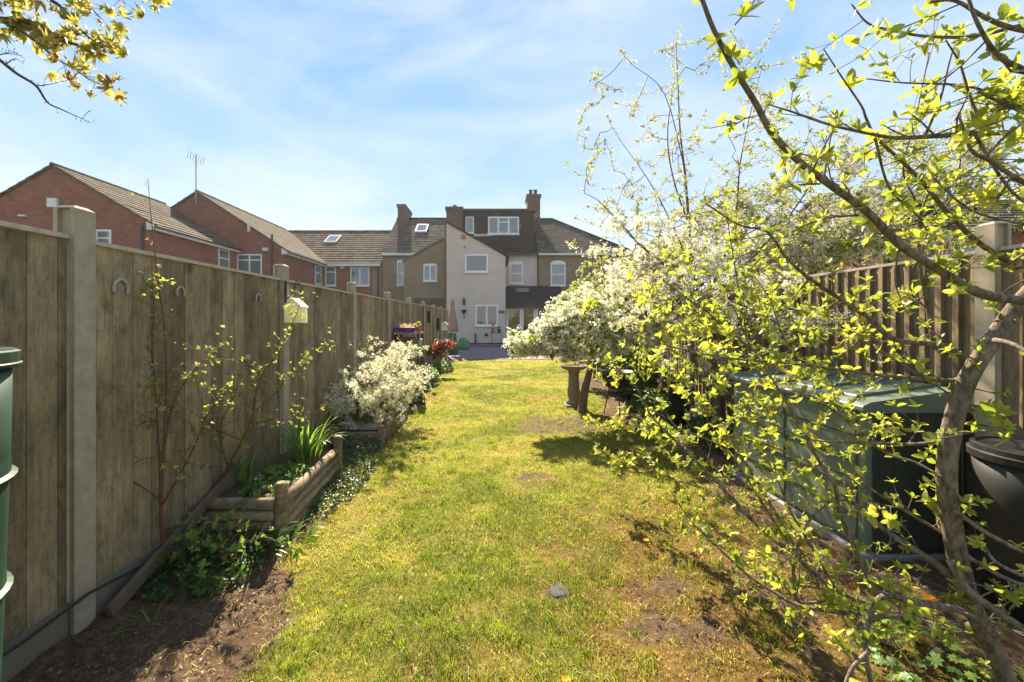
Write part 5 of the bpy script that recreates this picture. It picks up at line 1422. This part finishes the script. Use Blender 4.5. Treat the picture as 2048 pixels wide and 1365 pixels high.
mb = MB(); mb.lathe(x_, d_, [(.25, 0.02), (.25, .07), (.06, .1), (.04, .3)], 20); mb.build('base', m_black, t)
cx, cy = X(901, 18.9), 18.9
t = thing('covered_barbecue', 'dark green cloth-covered garden item behind the parasol', 'barbecue cover', (cx, cy, 0))
mb = MB(); mb.lathe(cx, cy, [(.33, .03), (.31, .4), (.29, .8), (.25, .98), (.1, 1.06)], 18); o = mb.build('cover', m_green_cloth, t, smooth=True)
for v in o.data.vertices: v.co.x += mnoise.noise(v.co * 4) * .06
cx, cy = X(926, 21.5), 21.5
mb = MB(); mb.lathe(cx, cy, [(.28, .03), (.34, .2), (.3, .45), (.16, .62), (.05, .68)], 18); o = mb.build('garden_sack', m_bright_green, smooth=True)
for v in o.data.vertices: v.co.x += mnoise.noise(v.co * 3) * .1
sv(o, 'bright green plastic sack standing on the patio against the white wall', 'sack')

# ================================================================== BUILDINGS
def window(parent, x0, x1, z0, z1, y, lights=1, axis='y', bar=None, fr=.06, inner=None, sill=True, arch=0, sashes=False, msash=None):
    """white framed window on a wall at y (facing -Y) or on x=y plane facing +X; parts: window > pane"""
    def bx(mb, a0, a1, c0, c1, d0, d1_):
        if axis == 'y': mb.box(a0, a1, y - d1_, y - d0, c0, c1)
        else: mb.box(y + d0, y + d1_, a0, a1, c0, c1)
    mb = MB()
    bx(mb, x0, x0 + fr, z0, z1, -.03, .035); bx(mb, x1 - fr, x1, z0, z1, -.03, .035)
    bx(mb, x0 + fr, x1 - fr, z1 - fr, z1, -.03, .034); bx(mb, x0 + fr, x1 - fr, z0, z0 + fr, -.03, .034)
    for k in range(1, lights):
        xc = x0 + (x1 - x0) * k / lights; bx(mb, xc - fr * .55, xc + fr * .55, z0 + fr, z1 - fr, -.03, .033)
    if bar: 
        zc = z0 + (z1 - z0) * bar; bx(mb, x0 + fr, x1 - fr, zc - fr * .45, zc + fr * .45, -.028, .031)
    fo = mb.build('window', m_white, parent)
    if arch:   # shallow arched head
        n = 8; xm = (x0 + x1) / 2; hw_ = (x1 - x0) / 2
        pts = [(xm + hw_ * math.cos(math.pi * k / n), z1 + arch * math.sin(math.pi * k / n)) for k in range(n + 1)]
        mb = MB(); mb.prism(pts, 'y', y - .034, y + .02); mb.build('arched_head', m_white, fo)
    mb = MB(); bx(mb, x0 + fr * .5, x1 - fr * .5, z0 + fr * .5, z1 - fr * .5, .012, .018)
    mb.build('pane', m_clear if inner else m_glass, fo)
    if inner:
        mb = MB(); bx(mb, x0 + fr * .5, x1 - fr * .5, z0 + fr * .5, z1 - fr * .5, .003, .008); mb.build('blind', inner, fo)
    if sill:
        mb = MB(); bx(mb, x0 - .05, x1 + .05, z0 - .07, z0 - .002, -.02, .09); mb.build('sill', m_fascia, fo)
    return fo

def course_slope(mb, e0, e1, r0, r1, n, step=.02):
    """roof plane from eave e0-e1 to ridge r0-r1 as n stepped courses plus an underside"""
    e0, e1, r0, r1 = map(Vector, (e0, e1, r0, r1))
    nrm = (e1 - e0).cross(r0 - e0).normalized()
    if nrm.z < 0: nrm = -nrm
    for k in range(n):
        a, b = k / n, (k + 1) / n
        p0, p1 = e0.lerp(r0, a), e1.lerp(r1, a); q0, q1 = e0.lerp(r0, b), e1.lerp(r1, b)
        mb.cur = random.random()
        mb.add([p0, p1, p1 + nrm * step, p0 + nrm * step, q0 + nrm * .001, q1 + nrm * .001], [(0, 1, 2, 3), (3, 2, 5, 4)])
    dn = nrm * -.06
    mb.add([e0, e1, r1, r0, e0 + dn, e1 + dn, r1 + dn, r0 + dn], [(4, 7, 6, 5), (0, 4, 5, 1), (1, 5, 6, 2), (2, 6, 7, 3), (3, 7, 4, 0)])

def gable_y(root, x0, x1, xa, y0, y1, ze, zr, wall_m, z0=-.1, ov=.1, roof_mat=None, ncourse=12):
    """gable house with the ridge along Y"""
    mb = MB(); mb.prism([(x0, z0), (x1, z0), (x1, ze), (xa, zr), (x0, ze)], 'y', y0, y1); mb.build('wall', wall_m, root)
    mb = MB(); oe = .22
    sl = (zr - ze) / (x1 - xa); sl2 = (zr - ze) / (xa - x0)
    up = .05
    course_slope(mb, (x1 + oe, y0 - ov, ze - oe * sl + up), (x1 + oe, y1, ze - oe * sl + up), (xa, y0 - ov, zr + up), (xa, y1, zr + up), ncourse, .028)
    course_slope(mb, (x0 - oe, y0 - ov, ze - oe * sl2 + up), (x0 - oe, y1, ze - oe * sl2 + up), (xa, y0 - ov, zr + up), (xa, y1, zr + up), ncourse, .028)
    ro = mb.build('roof', roof_mat or m_tile_y, root)
    mb = MB()
    ln = int((y1 - y0) / .4)
    for k in range(ln):
        a = y0 - ov + (y1 - y0 + ov) * k / ln; b = y0 - ov + (y1 - y0 + ov) * (k + 1) / ln - .02
        mb.tube([(xa, a, zr + .055), (xa, b, zr + .055)], .085, 8)
    mb.build('ridge_tiles', m_tile_y, ro)
    # white fascia, gutter and boxed end on the visible +X side
    mb = MB(); zf = ze - oe * sl
    mb.box(x1 + .0, x1 + oe - .03, y0 + .0, y1, zf - .16, zf - .06)
    mb.box(x1 + oe - .03, x1 + oe + .0, y0 - .06, y1, zf - .2, zf + .0)
    mb.prism([(x1 - .08, zf - .2), (x1 + oe, zf - .2), (x1 + oe, zf - .02), (x1 - .08, zf + .15)], 'y', y0 - .08, y0 - .005)
    mb.build('fascia', m_fascia, ro)
    mb = MB(); mb.tube([(x1 + oe + .05, y0, zf - .04), (x1 + oe + .05, y1, zf - .04)], .05, 8); mb.build('gutter', m_dark, ro)
    return ro

# house 1
YH1 = 16.8
h1 = thing('brick_house', 'nearest red brick gabled house beyond the left fence with an open window', 'house', (-18.4, 17, 0), 'brick houses')
x0, x1, xa = -22.5, -14.43, -18.44
gable_y(h1, x0, x1, xa, YH1, 22.485, 5.67, 8.02, m_brick)
window(h1, X(128, YH1), X(223, YH1), 4.1, Z(460, YH1), YH1, 3, bar=.72, fr=.07)
window(h1, 20.95, 21.8, 4.1, 5.34, x1, 1, axis='x', bar=.62)
mb = MB(); mb.tube([(x1 - .25, YH1 - .08, 0), (x1 - .25, YH1 - .08, 5.3), (x1 - .1, YH1 - .2, 5.5)], .055, 8); mb.build('downpipe', m_dark, h1)
mb = MB(); mb.box(X(99, YH1), X(119, YH1), YH1 - .12, YH1 - .01, Z(416, YH1), Z(398, YH1)); mb.build('wall_vent', m_fascia, h1, bevel=.01)
mb = MB(); mb.box(X(40, YH1), X(54, YH1), YH1 - .1, YH1 - .01, Z(434, YH1), Z(431, YH1)); mb.build('alarm_box', m_fascia, h1)
cs = MB(); cs.box(X(196, YH1), X(197.5, YH1), YH1 - .4, YH1 - .04, 4.15, 5.3); cs.build('open_casement', m_white, h1)
# house 2
YH2 = 22.5
h2 = thing('brick_house', 'second red brick gabled house behind the first, aerial on its gable', 'house', (-16.6, 23, 0), 'brick houses')
x0, x1, xa = -21.5, -11.83, -16.66
gable_y(h2, x0, x1, xa, YH2, 32.0, 5.61, 8.75, m_brick, ncourse=14)
window(h2, X(475, YH2), X(524, YH2), 4.1, Z(509, YH2), YH2, 2, bar=.72, fr=.07)
window(h2, 26.4, 27.3, 4.0, 5.2, x1, 1, axis='x', bar=.62)
mb = MB(); mb.tube([(X(546, YH2), YH2 - .1, 0), (X(546, YH2), YH2 - .1, Z(470, YH2))], .06, 8); mb.build('downpipe', m_dark, h2)
mb = MB(); mb.box(X(497, YH2), X(502, YH2), YH2 - .12, YH2 - .01, Z(464, YH2), Z(446, YH2)); mb.build('wall_vent', m_fascia, h2)
mb = MB(); mb.box(X(529, YH2), X(538, YH2), YH2 - .2, YH2 - .01, Z(503, YH2), Z(497, YH2)); mb.build('alarm_box', m_fascia, h2)
ya = YH2 - .12; xt = X(392, ya)
t = thing('tv_aerial', 'thin television aerial on a pole fixed to the second brick gable', 'aerial', (xt, ya, 8))
mb = MB(); mb.tube([(xt, ya, Z(410, ya)), (xt, ya, Z(310, ya))], .028, 8); mb.build('mast', m_silver, t)
mb = MB(); za = Z(317, ya)
mb.tube([(xt - .06, ya - .5, za), (xt + .06, ya + .5, za + .02)], .015, 6)
for k in range(7):
    f_ = k / 6; cxp = Vector((xt - .06, ya - .5, za)).lerp(Vector((xt + .06, ya + .5, za + .02)), f_); mb.tube([cxp - Vector((.05, 0, .22)), cxp + Vector((.05, 0, .22))], .011, 5)
mb.build('antenna', m_silver, t)
# house 3
h3 = thing('brick_house', 'low red brick link house with a long front-facing tiled roof and two white windows', 'house', (-10, 28, 0), 'brick houses')
YH3 = 27.9
mb = MB(); mb.prism([(YH3, -.1), (YH3, 5.6), (32.6, 8.72), (37.2, 5.6), (37.2, -.1)], 'x', -11.82, -7.86); mb.build('wall', m_brick, h3)
mb = MB(); course_slope(mb, (-12.1, YH3 - .28, 5.5), (-7.86, YH3 - .28, 5.5), (-16.9, 32.6, 8.8), (-7.86, 32.6, 8.8), 15, .05)
course_slope(mb, (-16.9, 37.5, 5.4), (-7.86, 37.5, 5.4), (-16.9, 32.6, 8.8), (-7.86, 32.6, 8.8), 6, .03)
ro = mb.build('roof', m_tile_x, h3)
mb = MB(); mb.box(-11.6, -7.9, YH3 - .3, YH3 - .27, 5.32, 5.5); mb.build('fascia', m_fascia, ro)
mb = MB(); mb.tube([(-16.9, 32.6, 8.82), (-7.86, 32.6, 8.82)], .1, 8); mb.build('ridge_tiles', m_tile_x, ro)
def rooflight(parent, px0, px1, pyt, pyb, y_e, z_e, y_r, z_r, dm):
    """skylight lying on the slope through (y_e,z_e)-(y_r,z_r), placed by where its corners project"""
    s_ = (z_r - z_e) / (y_r - y_e)
    def yof(py): # solve Z(py,y)=z_e+s(y-y_e)
        k_ = (643 - py) / FPX; return (z_e - s_ * y_e - CAMZ) / (k_ - s_)
    ya, yb_ = yof(pyb), yof(pyt); xa_, xb_ = X(px0, ya), X(px1, ya); za_, zb__ = z_e + s_ * (ya - y_e), z_e + s_ * (yb_ - y_e)
    mb = MB(); nv = Vector((0, -s_, 1)).normalized() * .10
    q = [Vector((xa_, ya, za_)), Vector((xb_, ya, za_)), Vector((xb_, yb_, zb__)), Vector((xa_, yb_, zb__))]
    mb.add(q + [p + nv for p in q], [(4, 5, 6, 7), (0, 1, 5, 4), (1, 2, 6, 5), (2, 3, 7, 6), (3, 0, 4, 7)])
    f = mb.build('skylight', m_dark if dm else m_fascia, parent)
    c = (q[0] + q[2]) / 2; mb = MB(); mb.add([c + (p - c) * .8 + nv * 1.06 for p in q], [(0, 1, 2, 3)]); mb.build('pane', m_glass, f)
rooflight(ro, 648, 673, 473, 486, YH3 - .28, 5.54, 32.6, 8.84, False)
window(h3, X(651, YH3), X(672, YH3), Z(572, YH3), Z(533, YH3), YH3, 1, bar=.7, fr=.08)
window(h3, X(701, YH3), X(739, YH3), Z(572, YH3), Z(531, YH3), YH3, 2, fr=.08)
mb = MB(); mb.tube([(X(757, YH3), YH3 - .1, 0), (X(757, YH3), YH3 - .1, 5.3)], .07, 8); mb.build('downpipe', m_dark, h3)
mb = MB(); mb.box(X(681, YH3), X(689, YH3), YH3 - .08, YH3 - .005, Z(538, YH3), Z(531, YH3)); mb.build('alarm_box', m_fascia, h3)
mb = MB(); mb.box(X(745, YH3), -7.9, YH3 - .04, YH3 - .005, 0, 5.3); mb.build('rendered_strip', m_pebble, h3)

# house 4: brown neighbour
YM = 28.0
h4 = thing('terraced_house', 'brown pebbledashed terraced house left of the white one, chimney at its left end', 'house', (-5.4, 28, 0), 'terraced houses')
xl, xr = X(765, YM), X(893, YM)
ZE, ZR, YR = 6.33, 9.75, 32.56
mb = MB(); mb.prism([(YM, -.1), (YM, ZE), (YR, ZR), (YM + 9.1, ZE), (YM + 9.1, -.1)], 'x', xl, xr - .003); mb.build('wall', m_pebble, h4)
mb = MB(); course_slope(mb, (xl - .1, YM - .25, ZE - .12), (xr - .003, YM - .25, ZE - .12), (xl - .1, YR, ZR + .06), (xr - .003, YR, ZR + .06), 22, .03)
course_slope(mb, (xl - .1, YM + 9.3, ZE), (xr - .003, YM + 9.3, ZE), (xl - .1, YR, ZR + .06), (xr - .003, YR, ZR + .06), 6, .03)
ro = mb.build('roof', m_tile_slate, h4)
mb = MB(); mb.tube([(xl - .1, YR, ZR + .08), (xr - .01, YR, ZR + .08)], .11, 8); mb.build('ridge_tiles', m_terra if False else m_tile_dark, ro)
rooflight(ro, 830, 853, 451, 465, YM - .25, ZE - .1, YR, ZR + .08, False)
mb = MB(); mb.box(xl, xr - .1, YM - .28, YM - .22, ZE - .25, ZE - .1); mb.build('gutter', m_fascia, ro)
def chimney(parent, px0, px1, pyt, zb, y0, dep, m, pots=2, pot_py=None, name='chimney'):
    xa_, xb_ = X(px0, y0), X(px1, y0); zt = Z(pyt, y0)
    mb = MB(); mb.box(xa_ + .06, xb_ - .06, y0, y0 + dep, zb, zt - .32); mb.box(xa_ + .02, xb_ - .02, y0 - .04, y0 + dep + .04, zt - .32, zt - .2); mb.box(xa_ - .02, xb_ + .02, y0 - .08, y0 + dep + .08, zt - .2, zt)
    c = mb.build(name, m, parent)
    for k in range(pots):
        cx = xa_ + (xb_ - xa_) * (k + 1) / (pots + 1); cy = y0 + dep * .4; hp = .35 if pot_py is None else Z(pot_py, y0) - zt
        mb = MB(); mb.lathe(cx, cy, [(.14, zt), (.12, zt + hp * .85), (.15, zt + hp * .88), (.15, zt + hp), (.09, zt + hp)], 12); mb.build('chimney_pot', m_tile_slate, c)
    return c
chimney(h4, 794, 811, 409, 7.0, 31.0, 2.4, m_brick2, 1, 403)
window(h4, X(794, YM), X(806.5, YM) + .1, Z(571, YM), Z(524, YM), YM, 1, bar=.5, arch=.12, inner=m_grey_cur)
YO = 25.5; xo0, xo1 = X(808, YO), X(893.5, YO)
zo0, zo1 = Z(524, YO), Z(477, YO)
mb = MB(); mb.prism([(xo0, -.1), (xo1, -.1), (xo1, zo1), (xo0, zo0)], 'y', YO, YM + .01 - .013); mb.build('outrigger', m_pebble, h4)
mb = MB(); mb.prism([(xo0 - .1, zo0 - .03), (xo1, zo1 + .01), (xo1, zo1 + .12), (xo0 - .1, zo0 + .08)], 'y', YO - .06, YM + .5); mb.build('outrigger_roof', m_tile_slate, h4)
mb = MB(); mb.box(X(826, YO), xo1, YO - .02, YO - .003, 0, Z(597, YO)); mb.build('brick_patch', m_brick2, h4)
window(h4, X(847, YO), X(874, YO), Z(563, YO), Z(530, YO), YO, 2, arch=.08, fr=.08, inner=m_grey_cur)
mb = MB(); mb.tube([(xo0 - .12, YM - .1, 0), (xo0 - .12, YM - .1, 5.8)], .05, 8); mb.build('downpipe', m_dark, h4)

# house 5: the white house
h5 = thing('terraced_house', 'white rendered terraced house with dark dormer at the end of the garden', 'house', (-1, 24, 0), 'terraced houses')
YW = 24.0; xw0, xw1 = X(893, YW), X(1011, YW)
zw0, zw1 = Z(446, YW), Z(513, YW)
mb = MB(); mb.prism([(xw0, -.1), (xw1, -.1), (xw1, zw1), (xw0, zw0)], 'y', YW, YM - .003); mb.build('outrigger', m_render, h5)
mb = MB(); mb.prism([(xw0 - .12, -.1), (xw0 - .004, -.1), (xw0 - .004, zw0 + .05), (xw0 - .12, zw0 + .05)], 'y', YW + .08, YM); mb.build('party_wall', m_brick2, h5)
mb = MB(); mb.prism([(xw0 - .05, zw0 + .01), (xw1 + .22, zw1 - .10), (xw1 + .22, zw1 + .02), (xw0 - .05, zw0 + .13)], 'y', YW - .08, YM + .2); ro = mb.build('outrigger_roof', m_tile_dark, h5)
xm0, xm1 = X(893, YM) + .003, X(1076, YM)
mb = MB(); mb.prism([(YM, -.1), (YM, ZE), (YR, ZR), (YM + 9.1, ZE), (YM + 9.1, -.1)], 'x', xm0, xm1 - .003); mb.build('wall', m_render, h5)
mb = MB(); course_slope(mb, (xm0, YM - .25, ZE - .12), (xm1 - .003, YM - .25, ZE - .12), (xm0, YR, ZR + .06), (xm1 - .003, YR, ZR + .06), 20, .03)
course_slope(mb, (xm0, YM + 9.3, ZE), (xm1 - .003, YM + 9.3, ZE), (xm0, YR, ZR + .06), (xm1 - .003, YR, ZR + .06), 6, .03)
mb.build('roof', m_tile_dark, h5)
YD = 28.25; dt = Z(419, YD)
t5 = MB(); t5.box(X(922, YD), X(1068, YD), YD, YR + .5, 6.4, dt - .13); dorm = t5.build('dormer', m_tile_dark, h5)
mb = MB(); mb.box(X(922, YD) - .1, X(1068, YD) + .1, YD - .18, YR + .6, dt - .128, dt); mb.build('dormer_roof', m_brick2, dorm)
mb = MB(); mb.box(xm0 + 3.2, xm1, YM - .33, YM - .22, ZE - .22, ZE - .08); mb.tube([(X(1009, YM), YM - .1, 0), (X(1009, YM), YM - .1, ZE - .2)], .05, 8); mb.tube([(xm1, YM - .07, 2), (xm1, YM - .07, ZE - .2)], .05, 8); mb.build('gutter', m_dark, h5)
def window_on(parent, px0, px1, py0, py1, y, **k): return window(parent, X(px0, y), X(px1, y), Z(py1, y), Z(py0, y), y, **k)
window_on(h5, 931, 948, 434, 467, YD, fr=.09, inner=m_grey_cur)
w3 = window_on(h5, 976, 1038, 434, 469, YD, lights=3, fr=.1)
mb = MB(); cxm = (X(976, YD) + X(1038, YD)) / 2; mb.box(cxm - .32, cxm + .32, YD - .05, YD - .036, Z(445, YD) - .04, Z(445, YD) + .04); mb.build('transom', m_white, w3)
window_on(h5, 1019, 1046, 527, 568, YM, bar=.5, arch=.16, inner=m_redcur, fr=.09)
window_on(h5, 930, 976, 509, 545, YW, fr=.09)
w_ = window_on(h5, 951, 996, 610, 652, YW, lights=2, fr=.085, inner=m_room)
mb = MB(); 
for k in range(9): mb.box(X(975 + k * 2.1, YW), X(976 + k * 2.1, YW), YW - .0115, YW - .0085, Z(648, YW), Z(614, YW))
mb.build('vertical_blind', m_curtain, w_)
chimney(h5, 891, 926, 414, 6.0, 27.6, 1.0, m_brick2, 1, 408)
chimney(h5, 1053, 1082, 389, 7.0, 30.6, 1.4, m_brick2, 2, 376)
# air brick vents on the white wall
for (pa, pb, pc, pd) in ((922, 932, 470, 479), (927, 931, 493, 497)):
    mb = MB(); mb.box(X(pa, YW), X(pb, YW), YW - .02, YW - .003, Z(pd, YW), Z(pc, YW)); mb.build('air_brick', m_terra, h5)
mb = MB(); mb.box(X(969, YW), X(976, YW), YW - .1, YW - .003, Z(673, YW), Z(667, YW)); mb.build('wall_vent', m_dark, h5)
mb = MB(); mb.tube([(X(951, YW), YW - .06, .15), (X(951, YW), YW - .06, Z(668, YW))], .05, 8); mb.build('waste_pipe', m_dark, h5)
mb = MB(); mb.box(xw0 + .3, xw1, YW - .02, YW - .003, .17, Z(686, YW)); mb.build('plinth', m_dark, h5)
# lean-to kitchen
xk0, xk1 = xw1 + .003, X(1128, YM) 
YK = 24.9
mb = MB(); mb.prism([(YK, -.1), (YK, 2.52), (YM - .004, 3.85), (YM - .004, -.1)], 'x', xk0, 4.4); ks = mb.build('kitchen_wall', m_render, h5)
mb = MB(); course_slope(mb, (xk0, YK - .3, 2.52), (4.5, YK - .3, 2.52), (xk0, YM - .01, 3.98), (4.5, YM - .01, 3.98), 11, .02); kr = mb.build('kitchen_roof', m_tile_dark, h5)
mb = MB(); mb.box(xk0, 4.5, YK - .36, YK - .29, 2.32, 2.54); mb.build('gutter', m_dark, kr)
rooflight(kr, 1030, 1060, 579, 588, YK - .3, 2.54, YM - .01, 4.0, True)
for (pa, pb) in ((1013, 1043), (1043.5, 1071), (1072, 1100)):
    dfr = window_on(h5, pa, pb, 614, 690, YK, fr=.11, inner=m_room, sill=False); dfr.name = 'glazed_door'
    mb = MB(); mb.box(X(pa, YK) + .1, X(pb, YK) - .1, YK - .032, YK - .019, .15, .75); mb.build('door_panel', m_white, dfr)
# wall-mounted things
t = thing('wall_lantern', 'small dark lantern on the white wall above the iron basket bracket', 'lantern', (X(928, YW), YW, 2.7))
xq = X(928, YW - .12)
mb = MB(); mb.lathe(xq, YW - .14, [(.02, Z(611, YW)), (.07, Z(609, YW)), (.09, Z(602, YW)), (.03, Z(597, YW)), (.01, Z(594, YW))], 8); mb.build('lamp_body', m_dark, t)
mb = MB(); mb.tube([(xq, YW - .005, Z(602, YW)), (xq, YW - .14, Z(604, YW))], .018, 6); mb.build('arm', m_dark, t)
t = thing('hanging_basket', 'dark iron basket bracket with a trailing stem on the white wall', 'hanging basket', (X(928, YW), YW, 2.2))
mb = MB(); mb.lathe(xq, YW - .18, [(.02, Z(628, YW)), (.12, Z(625, YW)), (.17, Z(621, YW)), (.12, Z(620, YW))], 14); mb.build('bowl', m_iron, t)
mb = MB(); mb.tube([(xq, YW - .18, Z(626, YW)), (xq, YW - .02, Z(637, YW))], .025, 6); mb.build('bracket', m_iron, t)
mb = MB(); mb.box(X(998, YW), X(1009, YW), YW - .03, YW - .004, Z(627, YW), Z(622, YW)); sv(mb.build('wall_plaque', m_brick2), 'small dark plaque on the white wall beside the glazed doors', 'plaque')
# pot stand
xs, ys2 = X(993, 23.3), 23.3
t = thing('plant_stand', 'slim iron plant stand with pots under the kitchen window', 'plant stand', (xs, ys2, 0))
mb = MB(); mb.box(X(981, ys2), X(1006, ys2), ys2 - .12, ys2 + .12, .84, .87); mb.build('top', m_iron, t)
for sx in (-.3, .3):
    mb = MB(); mb.tube([(xs + sx, ys2, .84), (xs + sx * .6, ys2, .02)], .014, 6); mb.build('leg', m_iron, t)
pot('plant_pot', 'round terracotta pot at the left end of the iron plant stand', X(986, ys2), ys2, .87, .13, .28, m_terra, m_leaf_red, 14, .07)
pot('plant_pot', 'dark square-looking pot at the right end of the iron plant stand', X(998, ys2), ys2, .87, .13, .2, m_dark, m_leaf_dark, 20, .08)
pot('plant_pot', 'dark blue pot on the patio beside the glazed door', X(1015, 22.8), 22.8, .022, .16, .3, simple('blue_glaze', (.03, .03, .09), (.02, .02, .06), 5, .3), m_leaf_dark, 24, .08)
mb = MB()
for dy_, s_ in ((0, 0), (.2, -.25)):
    p0, p1 = Vector((X(1080, 30.4), 30.4, Z(423, 30.4) + s_)), Vector((X(948, 24.0), 24.0, Z(470, 24.0) + s_ * .3))
    mb.tube([p0.lerp(p1, k / 10) - Vector((0, 0, .5 * math.sin(math.pi * k / 10))) for k in range(11)], .012, 5)
sv(mb.build('phone_cable', m_fascia), 'pale overhead cables sagging from the right chimney across the dark dormer', 'cable')

# house 6: brown hipped neighbour at right
h6 = thing('terraced_house', 'brown rendered house with hipped roof right of the white one, mostly behind blossom', 'house', (5, 28, 0), 'terraced houses')
xh1 = 9.5
mb = MB(); mb.box(xm1 + .003, xh1, YM, YM + 9.1, -.1, ZE); mb.build('wall', m_pebble, h6)
mb = MB(); course_slope(mb, (xm1 + .003, YM - .25, ZE - .12), (xh1 + .25, YM - .25, ZE - .12), (xm1 + .003, YR, ZR + .02), (4.6, YR, ZR + .02), 22, .03)
course_slope(mb, (xh1 + .25, YM - .25, ZE - .12), (xh1 + .25, YM + 9.3, ZE - .12), (4.6, YR, ZR + .02), (4.6, YR, ZR + .02), 18, .03)
course_slope(mb, (xm1 + .003, YM + 9.3, ZE - .12), (xh1 + .25, YM + 9.3, ZE - .12), (xm1 + .003, YR, ZR + .02), (4.6, YR, ZR + .02), 6, .03)
ro = mb.build('roof', m_tile_slate, h6)
mb = MB(); mb.tube([(xm1 + .01, YR, ZR + .05), (4.6, YR, ZR + .05), (xh1 + .2, YM - .2, ZE - .06)], .1, 8); mb.build('ridge_tiles', m_tile_dark, ro)
mb = MB(); mb.box(xm1 + .01, xh1 + .2, YM - .34, YM - .26, ZE - .24, ZE - .12); mb.build('gutter', m_fascia, ro)
window_on(h6, 1101, 1131, 527, 572, YM, bar=.5, arch=.2, fr=.09, inner=m_grey_cur)
mb = MB(); mb.prism([(X(1150, 25.5), -.1), (8.6, -.1), (8.6, 5.2), (X(1150, 25.5), 3.6)], 'y', 25.5, YM - .004); mb.build('outrigger', m_pebble, h6)

# red brick house over the right fence
h7 = thing('brick_house', 'dark red brick house glimpsed through blossom above the right-hand fence', 'house', (10, 10, 0), 'brick houses')
mb = MB(); mb.prism([(8.6, -.1), (8.6, 3.55), (11.4, 4.9), (14.2, 3.55), (14.2, -.1)], 'x', 9.2, 17); mb.build('wall', m_brick, h7)
mb = MB(); course_slope(mb, (8.95, 8.35, 3.5), (17.2, 8.35, 3.5), (8.95, 11.4, 4.98), (17.2, 11.4, 4.98), 12, .03)
course_slope(mb, (8.95, 14.4, 3.5), (17.2, 14.4, 3.5), (8.95, 11.4, 4.98), (17.2, 11.4, 4.98), 12, .03); mb.build('roof', m_tile_slate, h7)
window(h7, 9.9, 11.0, 2.1, 3.15, 8.6, 3, bar=.6, fr=.05)

# ------------------------------------------------------------------ thin spring haze round the whole scene
mh = bpy.data.materials.new('haze'); mh.use_nodes = True
n_ = mh.node_tree.nodes; n_.clear()
oh = n_.new('ShaderNodeOutputMaterial'); pv = n_.new('ShaderNodeVolumePrincipled')
pv.inputs['Color'].default_value = (0.96, 0.95, 0.93, 1); pv.inputs['Density'].default_value = 0.0006; pv.inputs['Anisotropy'].default_value = 0.35
mh.node_tree.links.new(pv.outputs[0], oh.inputs['Volume'])
mb = MB(); mb.box(-650, 650, -650, 950, -1.2, 14.5)
sv(mb.build('haze', mh), kind='stuff')
